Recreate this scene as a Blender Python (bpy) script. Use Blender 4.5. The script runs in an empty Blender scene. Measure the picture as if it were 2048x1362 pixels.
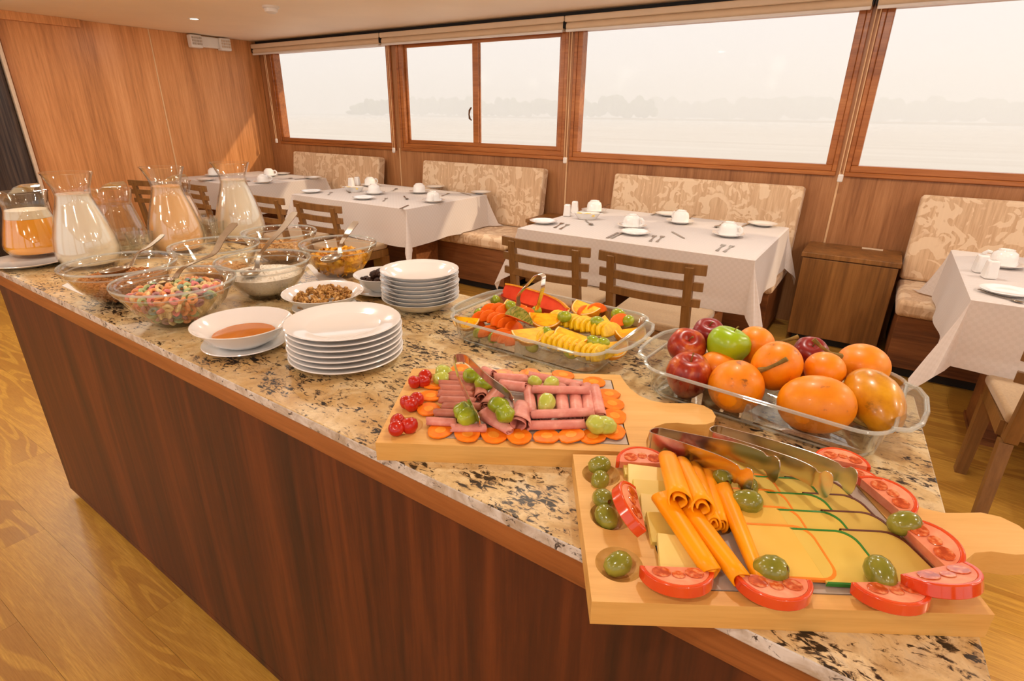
import bpy, bmesh, math, random
from math import sin, cos, pi, radians
from mathutils import Vector, Matrix

rnd = random.Random(7)
sc = bpy.context.scene
COL = sc.collection

# ------------------------------------------------------------------ camera
FPX, CX, CY, HC = 1096.5, 1024.0, 681.0, 1.40
PITCH, ROLL, YAW = radians(22.246), radians(.797), radians(32.9875)
_F = Vector((-sin(YAW) * cos(PITCH), cos(YAW) * cos(PITCH), -sin(PITCH)))
_R0 = Vector((cos(YAW), sin(YAW), 0)); _U0 = _R0.cross(_F)
_R = _R0 * cos(ROLL) + _U0 * sin(ROLL); _U = -_R0 * sin(ROLL) + _U0 * cos(ROLL)
cam_d = bpy.data.cameras.new('camera'); cam = bpy.data.objects.new('camera', cam_d); COL.objects.link(cam)
cam_d.sensor_width = 36.0; cam_d.lens = FPX * 36 / 2048; cam_d.clip_start = .05; cam_d.clip_end = 6000
cam.matrix_world = Matrix(((_R.x, _U.x, -_F.x, 0), (_R.y, _U.y, -_F.y, 0), (_R.z, _U.z, -_F.z, HC), (0, 0, 0, 1)))
sc.camera = cam

def P(x, y, z):                      # where a sight line meets the height z: used to measure positions on table tops
    d = _F + _R * ((x - CX) / FPX) - _U * ((y - CY) / FPX)
    t = (z - HC) / d.z
    return Vector((d.x * t, d.y * t, z))
def PY(x, y, Y):
    d = _F + _R * ((x - CX) / FPX) - _U * ((y - CY) / FPX)
    t = Y / d.y
    return Vector((d.x * t, Y, HC + d.z * t))

# ------------------------------------------------------------------ view, world, sun
sc.view_settings.view_transform = 'Standard'; sc.view_settings.look = 'None'
sc.view_settings.gamma = 1.0; sc.view_settings.use_curve_mapping = False
sc.view_settings.exposure = -0.31
cy = sc.cycles
cy.use_denoising = True
cy.max_bounces = 8; cy.diffuse_bounces = 4; cy.glossy_bounces = 4; cy.transmission_bounces = 4
cy.transparent_max_bounces = 24; cy.volume_bounces = 1
cy.caustics_reflective = False; cy.caustics_refractive = False
cy.sample_clamp_indirect = 4.0
cy.use_adaptive_sampling = True; cy.adaptive_threshold = 0.03
try: cy.volume_step_rate = 4
except Exception: pass

def lin(c):
    c = c / 255.0
    return c / 12.92 if c <= .04045 else ((c + .055) / 1.055) ** 2.4
def rgb(r, g, b): return (lin(r), lin(g), lin(b), 1.0)

w = bpy.data.worlds.new('world'); sc.world = w; w.use_nodes = True
nt = w.node_tree; nt.nodes.clear()
wo = nt.nodes.new('ShaderNodeOutputWorld'); bg = nt.nodes.new('ShaderNodeBackground')
tc = nt.nodes.new('ShaderNodeTexCoord'); sx = nt.nodes.new('ShaderNodeSeparateXYZ'); cr = nt.nodes.new('ShaderNodeValToRGB')
nt.links.new(tc.outputs['Generated'], sx.inputs[0]); nt.links.new(sx.outputs['Z'], cr.inputs[0])
nt.links.new(cr.outputs[0], bg.inputs[0]); nt.links.new(bg.outputs[0], wo.inputs[0])
e = cr.color_ramp.elements
e[0].position = 0.0; e[0].color = rgb(226, 217, 216)
e[1].position = .6; e[1].color = (1.0, .97, .95, 1)
bg.inputs[1].default_value = 1.5

sun_d = bpy.data.lights.new('sun', 'SUN'); sun = bpy.data.objects.new('sun', sun_d); COL.objects.link(sun)
SUN = Vector((1.6, 1.0, 1.08)).normalized()
sun_d.energy = 2.6; sun_d.color = (1.0, .74, .48); sun_d.angle = radians(1.2)
sun.rotation_euler = SUN.to_track_quat('Z', 'Y').to_euler()

# ------------------------------------------------------------------ material helpers
def M_(name):
    m = bpy.data.materials.new(name); m.use_nodes = True
    nt = m.node_tree; nt.nodes.clear()
    out = nt.nodes.new('ShaderNodeOutputMaterial')
    return m, nt, out
def N(nt, kind, **kw):
    n = nt.nodes.new(kind)
    for k, v in kw.items():
        if k.startswith('i_'):
            key = k[2:]; key = int(key) if key.isdigit() else key.replace('_', ' ')
            n.inputs[key].default_value = v
        else: setattr(n, k, v)
    return n
def L(nt, a, b): nt.links.new(a, b)
def ramp(nt, fac, stops, interp='LINEAR'):
    r = nt.nodes.new('ShaderNodeValToRGB'); r.color_ramp.interpolation = interp
    el = r.color_ramp.elements
    while len(el) < len(stops): el.new(.5)
    for q, (p, c) in zip(el, stops): q.position = p; q.color = c if isinstance(c, tuple) else (c, c, c, 1)
    L(nt, fac, r.inputs[0]); return r.outputs[0]
def bsdf(nt, out, col=None, rough=.5, **kw):
    b = nt.nodes.new('ShaderNodeBsdfPrincipled')
    if col is not None:
        if isinstance(col, tuple): b.inputs['Base Color'].default_value = col
        else: L(nt, col, b.inputs['Base Color'])
    b.inputs['Roughness'].default_value = rough
    for k, v in kw.items(): b.inputs[k.replace('_', ' ')].default_value = v
    L(nt, b.outputs[0], out.inputs['Surface']); return b
def coords(nt, scale=(1, 1, 1), rot=(0, 0, 0), world=False, kind='Object'):
    mp = nt.nodes.new('ShaderNodeMapping'); mp.inputs['Scale'].default_value = scale; mp.inputs['Rotation'].default_value = rot
    if world:
        g = nt.nodes.new('ShaderNodeNewGeometry'); L(nt, g.outputs['Position'], mp.inputs[0])
    else:
        t = nt.nodes.new('ShaderNodeTexCoord'); L(nt, t.outputs[kind], mp.inputs[0])
    return mp.outputs[0]
def noise(nt, vec, scale, detail=3, rough=.5, dist=0.0):
    n = N(nt, 'ShaderNodeTexNoise'); n.inputs['Scale'].default_value = scale; n.inputs['Detail'].default_value = detail
    n.inputs['Roughness'].default_value = rough; n.inputs['Distortion'].default_value = dist
    L(nt, vec, n.inputs['Vector']); return n.outputs[0]
def mix(nt, fac, a, b, mode='MIX'):
    m = N(nt, 'ShaderNodeMix', data_type='RGBA', blend_type=mode)
    for s, v in ((0, fac), (6, a), (7, b)):
        if isinstance(v, (tuple, float, int)): m.inputs[s].default_value = v
        else: L(nt, v, m.inputs[s])
    return m.outputs[2]
def math_(nt, op, a, b=0.0, clamp=False):
    m = N(nt, 'ShaderNodeMath', operation=op, use_clamp=clamp)
    for s, v in ((0, a), (1, b)):
        if isinstance(v, (float, int)): m.inputs[s].default_value = v
        else: L(nt, v, m.inputs[s])
    return m.outputs[0]
def bump(nt, b, h, strength=.2, dist=.01):
    n = N(nt, 'ShaderNodeBump'); n.inputs['Strength'].default_value = strength; n.inputs['Distance'].default_value = dist
    L(nt, h, n.inputs['Height']); L(nt, n.outputs[0], b.inputs['Normal'])

def plain(name, col, rough=.5, var=.06, scale=30, **kw):
    m, nt, out = M_(name)
    v = coords(nt)
    n = noise(nt, v, scale, 3)
    d = tuple(c * (1 - var * 2) for c in col[:3]) + (1,); l = tuple(min(1, c * (1 + var)) for c in col[:3]) + (1,)
    b = bsdf(nt, out, ramp(nt, n, [(.3, d), (.7, l)]), rough, **kw)
    return m
def wood(name, dark, mid, light, axis='z', rough=.4, fine=60, coarse=5, world=False, coat=0.0, bumpy=.08):
    m, nt, out = M_(name)
    st = {'x': (.06, 1, 1), 'y': (1, .06, 1), 'z': (1, 1, .05)}[axis]
    v = coords(nt, st, world=world)
    a = noise(nt, v, coarse, 4, .6, .6); b_ = noise(nt, v, fine, 4, .7, .2)
    f = mix(nt, .45, a, b_)
    c = ramp(nt, f, [(.36, dark), (.5, mid), (.66, light)])
    b = bsdf(nt, out, c, rough, Coat_Weight=coat, Coat_Roughness=.15)
    bump(nt, b, b_, bumpy, .002)
    return m
def glass(name, tint=(.995, .992, .985), edge=(.7, .68, .64), k=1.0, rough=.0):
    m, nt, out = M_(name)
    lw = N(nt, 'ShaderNodeLayerWeight'); lw.inputs['Blend'].default_value = .35
    col = ramp(nt, lw.outputs['Facing'], [(.35, tint + (1,)), (.97, edge + (1,))])
    t = N(nt, 'ShaderNodeBsdfTransparent'); L(nt, col, t.inputs[0])
    g = N(nt, 'ShaderNodeBsdfGlossy'); g.inputs['Roughness'].default_value = rough; g.inputs[0].default_value = (1, 1, 1, 1)
    lf = N(nt, 'ShaderNodeLayerWeight'); lf.inputs['Blend'].default_value = .5     # Schlick reflectance from the symmetric facing term
    fr = math_(nt, 'ADD', math_(nt, 'MULTIPLY', math_(nt, 'POWER', lf.outputs['Facing'], 4.0), .8), .045)
    mx = N(nt, 'ShaderNodeMixShader'); L(nt, math_(nt, 'MULTIPLY', fr, k, True), mx.inputs[0])
    L(nt, t.outputs[0], mx.inputs[1]); L(nt, g.outputs[0], mx.inputs[2]); L(nt, mx.outputs[0], out.inputs[0])
    return m

# ------------------------------------------------------------------ mesh helpers
class MB:
    """collects geometry for ONE mesh"""
    def __init__(s): s.v = []; s.f = []
    def add(s, vs, fs, M=None):
        o = len(s.v)
        s.v += [tuple(M @ Vector(p)) for p in vs] if M is not None else [tuple(p) for p in vs]
        s.f += [tuple(i + o for i in f) for f in fs]; return s
    def box(s, lo, hi, M=None):
        (a, b, c), (d, e_, f) = lo, hi
        return s.add([(a, b, c), (d, b, c), (d, e_, c), (a, e_, c), (a, b, f), (d, b, f), (d, e_, f), (a, e_, f)],
                     [(0, 3, 2, 1), (4, 5, 6, 7), (0, 1, 5, 4), (1, 2, 6, 5), (2, 3, 7, 6), (3, 0, 4, 7)], M)
    def cbox(s, c, d, M=None):
        return s.box(tuple(c[i] - d[i] / 2 for i in range(3)), tuple(c[i] + d[i] / 2 for i in range(3)), M)
    def taper(s, lo, hi, z0, z1, M=None):      # lo/hi: (x0,y0,x1,y1) rectangles at z0, z1
        a, b = lo, hi
        vs = [(a[0], a[1], z0), (a[2], a[1], z0), (a[2], a[3], z0), (a[0], a[3], z0), (b[0], b[1], z1), (b[2], b[1], z1), (b[2], b[3], z1), (b[0], b[3], z1)]
        return s.add(vs, [(0, 3, 2, 1), (4, 5, 6, 7), (0, 1, 5, 4), (1, 2, 6, 5), (2, 3, 7, 6), (3, 0, 4, 7)], M)
    def lathe(s, prof, seg=40, M=None, sq=None, closed=False, lobes=None):
        vs = []; fs = []; rings = []
        for (r, z) in prof:
            if r < 1e-6: rings.append([len(vs)]); vs.append((0, 0, z)); continue
            ring = []
            for i in range(seg):
                a = 2 * pi * i / seg; k = lobes(a) if lobes else 1.0
                ring.append(len(vs)); vs.append((r * k * cos(a) * (sq[0] if sq else 1), r * k * sin(a) * (sq[1] if sq else 1), z))
            rings.append(ring)
        pr = list(zip(rings, rings[1:]))
        if closed: pr.append((rings[-1], rings[0]))
        for a, b in pr:
            for i in range(seg):
                j = (i + 1) % seg
                if len(a) == 1 and len(b) == 1: break
                if len(a) == 1: fs.append((a[0], b[j], b[i])) if False else fs.append((a[0], b[i], b[j])[::-1])
                elif len(b) == 1: fs.append((a[i], a[j], b[0]))
                else: fs.append((a[i], a[j], b[j], b[i]))
        return s.add(vs, fs, M)
    def ell(s, c, r, seg=16, rings=10, M=None, R=None):
        prof = [(sin(pi * i / rings), -cos(pi * i / rings)) for i in range(rings + 1)]
        prof[0] = (0, -1); prof[-1] = (0, 1)
        T = Matrix.Translation(c) @ (R.to_4x4() if R else Matrix()) @ Matrix.Diagonal((r[0], r[1], r[2], 1))
        return s.lathe(prof, seg, (M @ T) if M is not None else T)
    def tube(s, pts, r, seg=8, caps=True, sq=1.0):
        pts = [Vector(p) for p in pts]; n = len(pts); rr = r if isinstance(r, (list, tuple)) else [r] * n
        vs = []; fs = []; up = None
        for i, p in enumerate(pts):
            t = (pts[min(i + 1, n - 1)] - pts[max(i - 1, 0)]).normalized()
            if up is None:
                up = Vector((0, 0, 1)) if abs(t.z) < .9 else Vector((1, 0, 0))
            a = t.cross(up).normalized(); up = a.cross(t).normalized()
            for k in range(seg):
                q = 2 * pi * k / seg; vs.append(p + a * cos(q) * rr[i] + up * sin(q) * rr[i] * sq)
        for i in range(n - 1):
            for k in range(seg):
                j = (k + 1) % seg; fs.append((i * seg + k, i * seg + j, (i + 1) * seg + j, (i + 1) * seg + k)[::-1])
        if caps: fs.append(tuple(range(seg))); fs.append(tuple(range((n - 1) * seg, n * seg))[::-1])
        return s.add(vs, fs)
    def ribbon(s, pts, w, th, wdir):           # strip of rectangular section; w may vary; wdir: width direction (one or per point)
        pts = [Vector(p) for p in pts]; n = len(pts); ww = w if isinstance(w, (list, tuple)) else [w] * n
        vs = []; fs = []
        for i, p in enumerate(pts):
            t = (pts[min(i + 1, n - 1)] - pts[max(i - 1, 0)]).normalized()
            wd = Vector(wdir[i] if isinstance(wdir, list) else wdir).normalized()
            nn = t.cross(wd).normalized()
            for sw, sn in ((-1, -1), (1, -1), (1, 1), (-1, 1)): vs.append(p + wd * sw * ww[i] / 2 + nn * sn * th / 2)
        for i in range(n - 1):
            for k in range(4):
                j = (k + 1) % 4; fs.append((i * 4 + k, i * 4 + j, i * 4 + 4 + j, i * 4 + 4 + k))
        fs += [(3, 2, 1, 0), (4 * n - 4, 4 * n - 3, 4 * n - 2, 4 * n - 1)]
        return s.add(vs, fs)
    def prism(s, outline, z0, z1, M=None):
        n = len(outline)
        a = sum(outline[i][0] * outline[(i + 1) % n][1] - outline[(i + 1) % n][0] * outline[i][1] for i in range(n))
        o = list(outline) if a > 0 else list(outline)[::-1]
        vs = [(x, y, z0) for x, y in o] + [(x, y, z1) for x, y in o]
        fs = [tuple(range(n))[::-1], tuple(range(n, 2 * n))] + [(i, (i + 1) % n, n + (i + 1) % n, n + i) for i in range(n)]
        return s.add(vs, fs, M)
    def obj(s, name, mat, parent=None, loc=None, rot=None, smooth=40, bevel=0, seg=2, fixn=False):
        me = bpy.data.meshes.new(name); me.from_pydata(s.v, [], s.f); me.update()
        if fixn:
            bm = bmesh.new(); bm.from_mesh(me); bmesh.ops.recalc_face_normals(bm, faces=bm.faces); bm.to_mesh(me); bm.free()
        if smooth:
            me.polygons.foreach_set('use_smooth', [True] * len(me.polygons)); me.set_sharp_from_angle(angle=radians(smooth))
        o = bpy.data.objects.new(name, me); COL.objects.link(o)
        for m in (mat if isinstance(mat, (list, tuple)) else [mat]): me.materials.append(m)
        if parent is not None: o.parent = parent
        if loc is not None: o.location = loc
        if rot is not None: o.rotation_euler = rot
        if bevel:
            b = o.modifiers.new('bevel', 'BEVEL'); b.width = bevel; b.segments = seg; b.limit_method = 'ANGLE'; b.angle_limit = radians(40)
        return o

def tag(o, label, cat, group=None, kind=None):
    if label: o['label'] = label
    if cat: o['category'] = cat
    if group: o['group'] = group
    if kind: o['kind'] = kind
    return o
def thing(name, label, cat, loc=(0, 0, 0), rz=0.0, group=None, rot=None):
    o = bpy.data.objects.new(name, None); COL.objects.link(o); o.empty_display_size = .05
    o.location = loc; o.rotation_euler = rot if rot else (0, 0, rz)
    return tag(o, label, cat, group)
def struct(o): o['kind'] = 'structure'; return o
def dup(root, loc, rot=(0, 0, 0), label=None, group=None, scale=None):
    r = root.copy(); COL.objects.link(r); r.location = loc; r.rotation_euler = rot if hasattr(rot, '__len__') else (0, 0, rot)
    if scale: r.scale = scale if hasattr(scale, '__len__') else (scale,) * 3
    if label: r['label'] = label
    if group: r['group'] = group
    for ch in list(root.children):
        c = ch.copy(); COL.objects.link(c); c.parent = r
        for g in list(ch.children):
            d = g.copy(); COL.objects.link(d); d.parent = c
    return r
def frame(o, x, up=(0, 0, 1)):       # matrix with local X along x
    x = Vector(x).normalized(); u = Vector(up); y = u.cross(x)
    if y.length < 1e-4: y = Vector((0, 1, 0))
    y.normalize(); z = x.cross(y)
    return Matrix(((x.x, y.x, z.x, o[0]), (x.y, y.y, z.y, o[1]), (x.z, y.z, z.z, o[2]), (0, 0, 0, 1)))
ORD = ['first', 'second', 'third', 'fourth', 'fifth', 'sixth', 'seventh', 'eighth', 'ninth', 'tenth', 'eleventh', 'twelfth']
TH = .933                             # height of the granite worktop
# ------------------------------------------------------------------ materials
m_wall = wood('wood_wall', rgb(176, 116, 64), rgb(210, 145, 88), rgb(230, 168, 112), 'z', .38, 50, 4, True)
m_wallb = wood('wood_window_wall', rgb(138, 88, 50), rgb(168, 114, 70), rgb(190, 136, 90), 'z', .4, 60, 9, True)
m_frame = wood('window_frame_wood', rgb(136, 78, 36), rgb(172, 104, 52), rgb(196, 128, 70), 'x', .3, 40, 4, True)
m_panel = wood('mahogany', rgb(48, 19, 6), rgb(80, 34, 11), rgb(112, 53, 19), 'z', .5, 45, 9, True, .0)
m_trim = wood('counter_trim_wood', rgb(110, 60, 26), rgb(150, 88, 42), rgb(178, 112, 60), 'x', .38, 50, 6, True)
m_bench = wood('bench_wood', rgb(92, 52, 28), rgb(128, 78, 42), rgb(152, 98, 56), 'x', .45, 50, 6, True)
m_cab = wood('cabinet_wood', rgb(96, 60, 26), rgb(130, 86, 40), rgb(156, 106, 54), 'z', .42, 45, 8, True)
m_chair = wood('chair_wood', rgb(104, 70, 34), rgb(126, 88, 46), rgb(144, 104, 58), 'z', .42, 60, 6)
m_board = wood('pine_board', rgb(204, 150, 74), rgb(222, 172, 94), rgb(232, 186, 112), 'x', .5, 60, 7, False, 0, .04)
m_groove = plain('dark_line', rgb(40, 28, 20), .6)
m_stone = plain('grey_stone_tile', rgb(190, 176, 162), .5, .06, 60)
m_white = plain('white_china', rgb(240, 238, 236), .12, .01, 5, Coat_Weight=.6, Coat_Roughness=.05)
m_cream = plain('cream_plastic', rgb(226, 204, 176), .45, .02, 10)
m_blind = plain('blind_fabric', rgb(222, 196, 164), .7, .02, 10)
m_ceil = plain('ceiling_paint', rgb(250, 234, 212), .6, .02, 2)
m_joint = plain('cream_joint_strip', rgb(226, 186, 140), .5, .03)
m_strip = plain('pale_edge_light_and_lens', rgb(214, 190, 166), .5, .05)
m_steel = plain('steel', rgb(222, 216, 210), .2, .02, 8, Metallic=1.0)
m_steel2 = plain('brushed_spoon_steel', rgb(178, 166, 150), .27, .04, 40, Metallic=1.0)
m_bronze = plain('bronze_latch', rgb(120, 84, 50), .35, .05, 20, Metallic=.8)
m_black = plain('black_base', rgb(24, 20, 18), .6)
m_plaster = plain('white_plastic', rgb(232, 226, 220), .4, .02, 6)
m_beige = plain('beige_upholstery', rgb(178, 148, 110), .85, .06, 120, Sheen_Weight=.3)
m_paper = plain('white_napkin', rgb(236, 232, 228), .8, .02, 20)
m_glass = glass('clear_glass', k=1.35)
def glass_rim(name):  # white base colour stands in for bright refracted light at glass edges
    m, nt, out = M_(name)
    t = N(nt, 'ShaderNodeBsdfTransparent'); t.inputs[0].default_value = (.9, .93, .91, 1)
    d = N(nt, 'ShaderNodeBsdfPrincipled'); d.inputs['Base Color'].default_value = (.86, .88, .85, 1); d.inputs['Roughness'].default_value = .08; d.inputs['Coat Weight'].default_value = 1
    mx = N(nt, 'ShaderNodeMixShader'); mx.inputs[0].default_value = .34
    L(nt, t.outputs[0], mx.inputs[1]); L(nt, d.outputs[0], mx.inputs[2]); L(nt, mx.outputs[0], out.inputs[0]); return m
m_dish = glass('thick_dish_glass', (.96, .97, .965), (.6, .66, .62), 1.5)
m_rim = glass_rim('glass_rim')
m_pane = glass('window_pane', (.985, .99, .99), (.9, .92, .92), .02)
m_water_liq = glass('still_water', (.93, .94, .92), (.6, .6, .55), .8)

def mk_granite():
    m, nt, out = M_('granite')
    v = coords(nt, world=True)
    big = noise(nt, v, 3.2, 4, .6, .4); med = noise(nt, v, 16, 5, .65, .8); fine = noise(nt, v, 70, 4, .7)
    base = ramp(nt, med, [(.3, rgb(184, 150, 96)), (.46, rgb(210, 182, 130)), (.6, rgb(226, 206, 162)), (.75, rgb(204, 196, 174))])
    yel = ramp(nt, big, [(.5, 0.0), (.64, .55)])
    base = mix(nt, yel, base, rgb(192, 146, 76))
    base = mix(nt, ramp(nt, fine, [(.48, 0.0), (.7, .4)]), base, rgb(150, 118, 84))
    # streaky grey-brown and black crystals
    v2 = coords(nt, (1, 1.9, 1), (0, 0, .7), world=True)
    fl = noise(nt, v2, 62, 4, .65, .8); cl = noise(nt, v2, 10, 3, .6, .5)
    a = math_(nt, 'ADD', math_(nt, 'MULTIPLY', fl, .7), math_(nt, 'MULTIPLY', cl, .42))
    base = mix(nt, ramp(nt, a, [(.585, 0.0), (.63, .8)]), base, rgb(112, 84, 56))
    base = mix(nt, ramp(nt, a, [(.625, 0.0), (.648, .97)]), base, rgb(26, 21, 19))
    b = bsdf(nt, out, base, .3)
    return m
m_granite = mk_granite()
def mk_granite_edge():
    m, nt, out = M_('granite_edge')
    v = coords(nt, world=True)
    med = noise(nt, v, 30, 4, .6, .8)
    base = ramp(nt, med, [(.35, rgb(178, 160, 138)), (.6, rgb(222, 214, 204))])
    fl = noise(nt, v, 60, 4, .7, .9)
    base = mix(nt, ramp(nt, fl, [(.58, 0.0), (.64, .95)]), base, rgb(52, 42, 38))
    bsdf(nt, out, base, .35); return m
m_gedge = mk_granite_edge()

def mk_floor():
    m, nt, out = M_('oak_floor')
    oi = N(nt, 'ShaderNodeObjectInfo')
    mp = N(nt, 'ShaderNodeMapping'); g = N(nt, 'ShaderNodeNewGeometry'); L(nt, g.outputs['Position'], mp.inputs[0])
    mp.inputs['Scale'].default_value = (.42, 2.6, 1)
    off = N(nt, 'ShaderNodeCombineXYZ'); L(nt, math_(nt, 'MULTIPLY', oi.outputs['Random'], 37.0), off.inputs[0]); L(nt, math_(nt, 'MULTIPLY', oi.outputs['Random'], 11.0), off.inputs[2])
    L(nt, off.outputs[0], mp.inputs['Location'])
    v = mp.outputs[0]
    n1 = noise(nt, v, 1.6, 2, .5, .3)
    ring = math_(nt, 'SINE', math_(nt, 'MULTIPLY', n1, 105.0))
    mask = noise(nt, v, 1.1, 2, .5)
    fibre = noise(nt, coords(nt, (1.5, 30, 1), world=True), 9, 5, .7, .3)
    c = ramp(nt, fibre, [(.3, rgb(170, 122, 46)), (.55, rgb(198, 150, 64)), (.75, rgb(212, 166, 80))])
    k = math_(nt, 'MULTIPLY', ramp(nt, ring, [(.35, 1.0), (.75, 0.0)]), ramp(nt, mask, [(.42, .12), (.6, .6)]))
    c = mix(nt, k, c, rgb(150, 98, 40))
    hs = N(nt, 'ShaderNodeHueSaturation'); L(nt, c, hs.inputs['Color'])
    L(nt, math_(nt, 'ADD', math_(nt, 'MULTIPLY', oi.outputs['Random'],   .07), .965), hs.inputs['Value'])
    b = bsdf(nt, out, hs.outputs[0], .34); bump(nt, b, fibre, .05, .002)
    return m
m_floor = mk_floor()

def mk_damask():
    m, nt, out = M_('damask_fabric')
    v = coords(nt, kind='Object')
    mp = N(nt, 'ShaderNodeMapping'); L(nt, v, mp.inputs[0]); mp.inputs['Scale'].default_value = (3.0, 3.0, 3.0)
    nz = N(nt, 'ShaderNodeTexNoise'); nz.inputs['Scale'].default_value = 3.0; L(nt, mp.outputs[0], nz.inputs['Vector'])
    vm = N(nt, 'ShaderNodeVectorMath', operation='MULTIPLY_ADD'); L(nt, nz.outputs[1], vm.inputs[0]); vm.inputs[1].default_value = (.35, .35, .35); L(nt, mp.outputs[0], vm.inputs[2])
    vo = N(nt, 'ShaderNodeTexVoronoi', feature='F1'); vo.inputs['Scale'].default_value = 1.0; vo.inputs['Randomness'].default_value = .8; L(nt, vm.outputs[0], vo.inputs['Vector'])
    df = N(nt, 'ShaderNodeVectorMath', operation='SUBTRACT'); L(nt, vm.outputs[0], df.inputs[0]); L(nt, vo.outputs['Position'], df.inputs[1])
    s = N(nt, 'ShaderNodeSeparateXYZ'); L(nt, df.outputs[0], s.inputs[0])
    ang = math_(nt, 'ARCTAN2', s.outputs[2], s.outputs[0])
    ph = math_(nt, 'ADD', ang, math_(nt, 'MULTIPLY', vo.outputs['Distance'], 17.0))
    spiral = math_(nt, 'SINE', ph)
    scroll = ramp(nt, spiral, [(.52, 0.0), (.6, 1.0)])
    leafn = noise(nt, v, 9, 1, .5, 2.5); leaf = ramp(nt, leafn, [(.5, 0.0), (.53, 1.0)])
    far = ramp(nt, vo.outputs['Distance'], [(.42, 0.0), (.5, 1.0)])
    pat = mix(nt, far, scroll, leaf)
    st = noise(nt, coords(nt, (60, 60, 4)), 1.0, 3, .6)
    ground = ramp(nt, st, [(.4, rgb(200, 164, 128)), (.62, rgb(218, 186, 150))])
    c = mix(nt, math_(nt, 'MULTIPLY', pat, .85), ground, rgb(232, 206, 174))
    b = bsdf(nt, out, c, .75, Sheen_Weight=.2)
    return m
m_damask = mk_damask()

def mk_cloth():
    m, nt, out = M_('white_tablecloth')
    ck = N(nt, 'ShaderNodeTexChecker'); ck.inputs['Scale'].default_value = 62
    L(nt, coords(nt, kind='UV'), ck.inputs[0])
    ck.inputs[1].default_value = rgb(240, 232, 228); ck.inputs[2].default_value = rgb(235, 227, 222)
    b = bsdf(nt, out, ck.outputs[0], .7, Sheen_Weight=.15)
    bump(nt, b, ck.outputs[1], .25, .002)
    tr = N(nt, 'ShaderNodeBsdfTranslucent'); tr.inputs[0].default_value = rgb(240, 214, 180)
    mx = N(nt, 'ShaderNodeMixShader'); mx.inputs[0].default_value = .22
    L(nt, b.outputs[0], mx.inputs[1]); L(nt, tr.outputs[0], mx.inputs[2]); L(nt, mx.outputs[0], out.inputs[0])
    return m
m_cloth = mk_cloth()

def food(name, stops, scale=40, rough=.4, det=3, dist=.0, sss=.0, spec=.5, st=(1, 1, 1), bmp=0.0, coat=0.0):
    m, nt, out = M_(name)
    n = noise(nt, coords(nt, st), scale, det, .6, dist)
    b = bsdf(nt, out, ramp(nt, n, stops), rough, Coat_Weight=coat, Coat_Roughness=.08)
    b.inputs['Specular IOR Level'].default_value = .5 if coat else .22
    if sss: b.inputs['Subsurface Weight'].default_value = sss; b.inputs['Subsurface Radius'].default_value = (1, .6, .3); b.inputs['Subsurface Scale'].default_value = .004
    if bmp: bump(nt, b, n, bmp, .003)
    return m
m_carrot = food('carrot', [(.35, rgb(236, 112, 18)), (.65, rgb(248, 138, 30))], 60, .35)
m_carrot2 = food('carrot_core', [(.35, rgb(240, 150, 40)), (.65, rgb(246, 164, 60))], 60, .35)
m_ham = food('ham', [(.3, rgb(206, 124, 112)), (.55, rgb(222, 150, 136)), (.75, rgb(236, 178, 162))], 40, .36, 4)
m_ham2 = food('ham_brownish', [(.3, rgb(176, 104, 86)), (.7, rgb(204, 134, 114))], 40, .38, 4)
m_grape = food('grape', [(.3, rgb(122, 144, 16)), (.7, rgb(176, 188, 48))], 30, .2, 3, coat=.25)
m_grape2 = food('pale_grape', [(.3, rgb(176, 190, 66)), (.7, rgb(206, 212, 110))], 30, .16, 3, coat=.4)
m_cherry = food('cherry_tomato', [(.3, rgb(176, 22, 8)), (.7, rgb(204, 40, 16))], 20, .25, 2, coat=.15)
m_olive = food('olive', [(.3, rgb(112, 116, 30)), (.7, rgb(154, 150, 56))], 30, .18, 3, coat=.4)
m_olive_in = food('olive_hole', [(.3, rgb(80, 70, 20)), (.7, rgb(150, 60, 30))], 60, .4)
m_tskin = food('tomato_skin', [(.3, rgb(214, 58, 20)), (.7, rgb(230, 92, 36))], 12, .14, 2, coat=.6)
m_tflesh = food('tomato_flesh', [(.3, rgb(222, 120, 86)), (.7, rgb(240, 164, 130))], 40, .22, 3)
m_tgel = food('tomato_gel', [(.35, rgb(176, 60, 20)), (.5, rgb(214, 96, 48)), (.7, rgb(232, 168, 120))], 130, .1, 2, coat=.8)
m_cheddar = food('cheddar', [(.3, rgb(248, 152, 6)), (.7, rgb(254, 172, 22))], 8, .34)
m_ycheese = food('pale_cheese', [(.3, rgb(222, 196, 92)), (.7, rgb(236, 214, 122))], 10, .4)
m_gouda = food('gouda', [(.3, rgb(224, 182, 78)), (.7, rgb(236, 198, 96))], 8, .36)
m_gouda2 = food('pale_cheese_lighter', [(.3, rgb(232, 208, 116)), (.7, rgb(242, 222, 144))], 10, .4)
m_gouda_g = food('green_rind_cheese', [(.3, rgb(216, 184, 82)), (.7, rgb(226, 198, 100))], 8, .36)
m_gouda_d = food('dark_rind_cheese', [(.3, rgb(198, 166, 78)), (.7, rgb(212, 182, 96))], 8, .36)
m_rind_o = plain('orange_rind', rgb(244, 136, 20), .35); m_rind_g = plain('green_rind', rgb(38, 122, 34), .35); m_rind_d = plain('dark_rind', rgb(92, 44, 34), .35)
m_orange_f = food('orange_flesh', [(.35, rgb(252, 160, 0)), (.5, rgb(255, 182, 4)), (.7, rgb(255, 200, 24))], 60, .42, 2, .0, st=(1, 1, 3))
m_pith = plain('orange_pith', rgb(252, 226, 160), .5); m_peel = food('orange_peel', [(.4, rgb(226, 140, 14)), (.6, rgb(240, 166, 34))], 120, .35, bmp=.3)
m_papred = food('red_papaya', [(.3, rgb(216, 60, 32)), (.7, rgb(238, 88, 56))], 20, .25)
m_papor = food('orange_papaya', [(.3, rgb(228, 92, 8)), (.7, rgb(246, 124, 20))], 24, .4)
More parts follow.
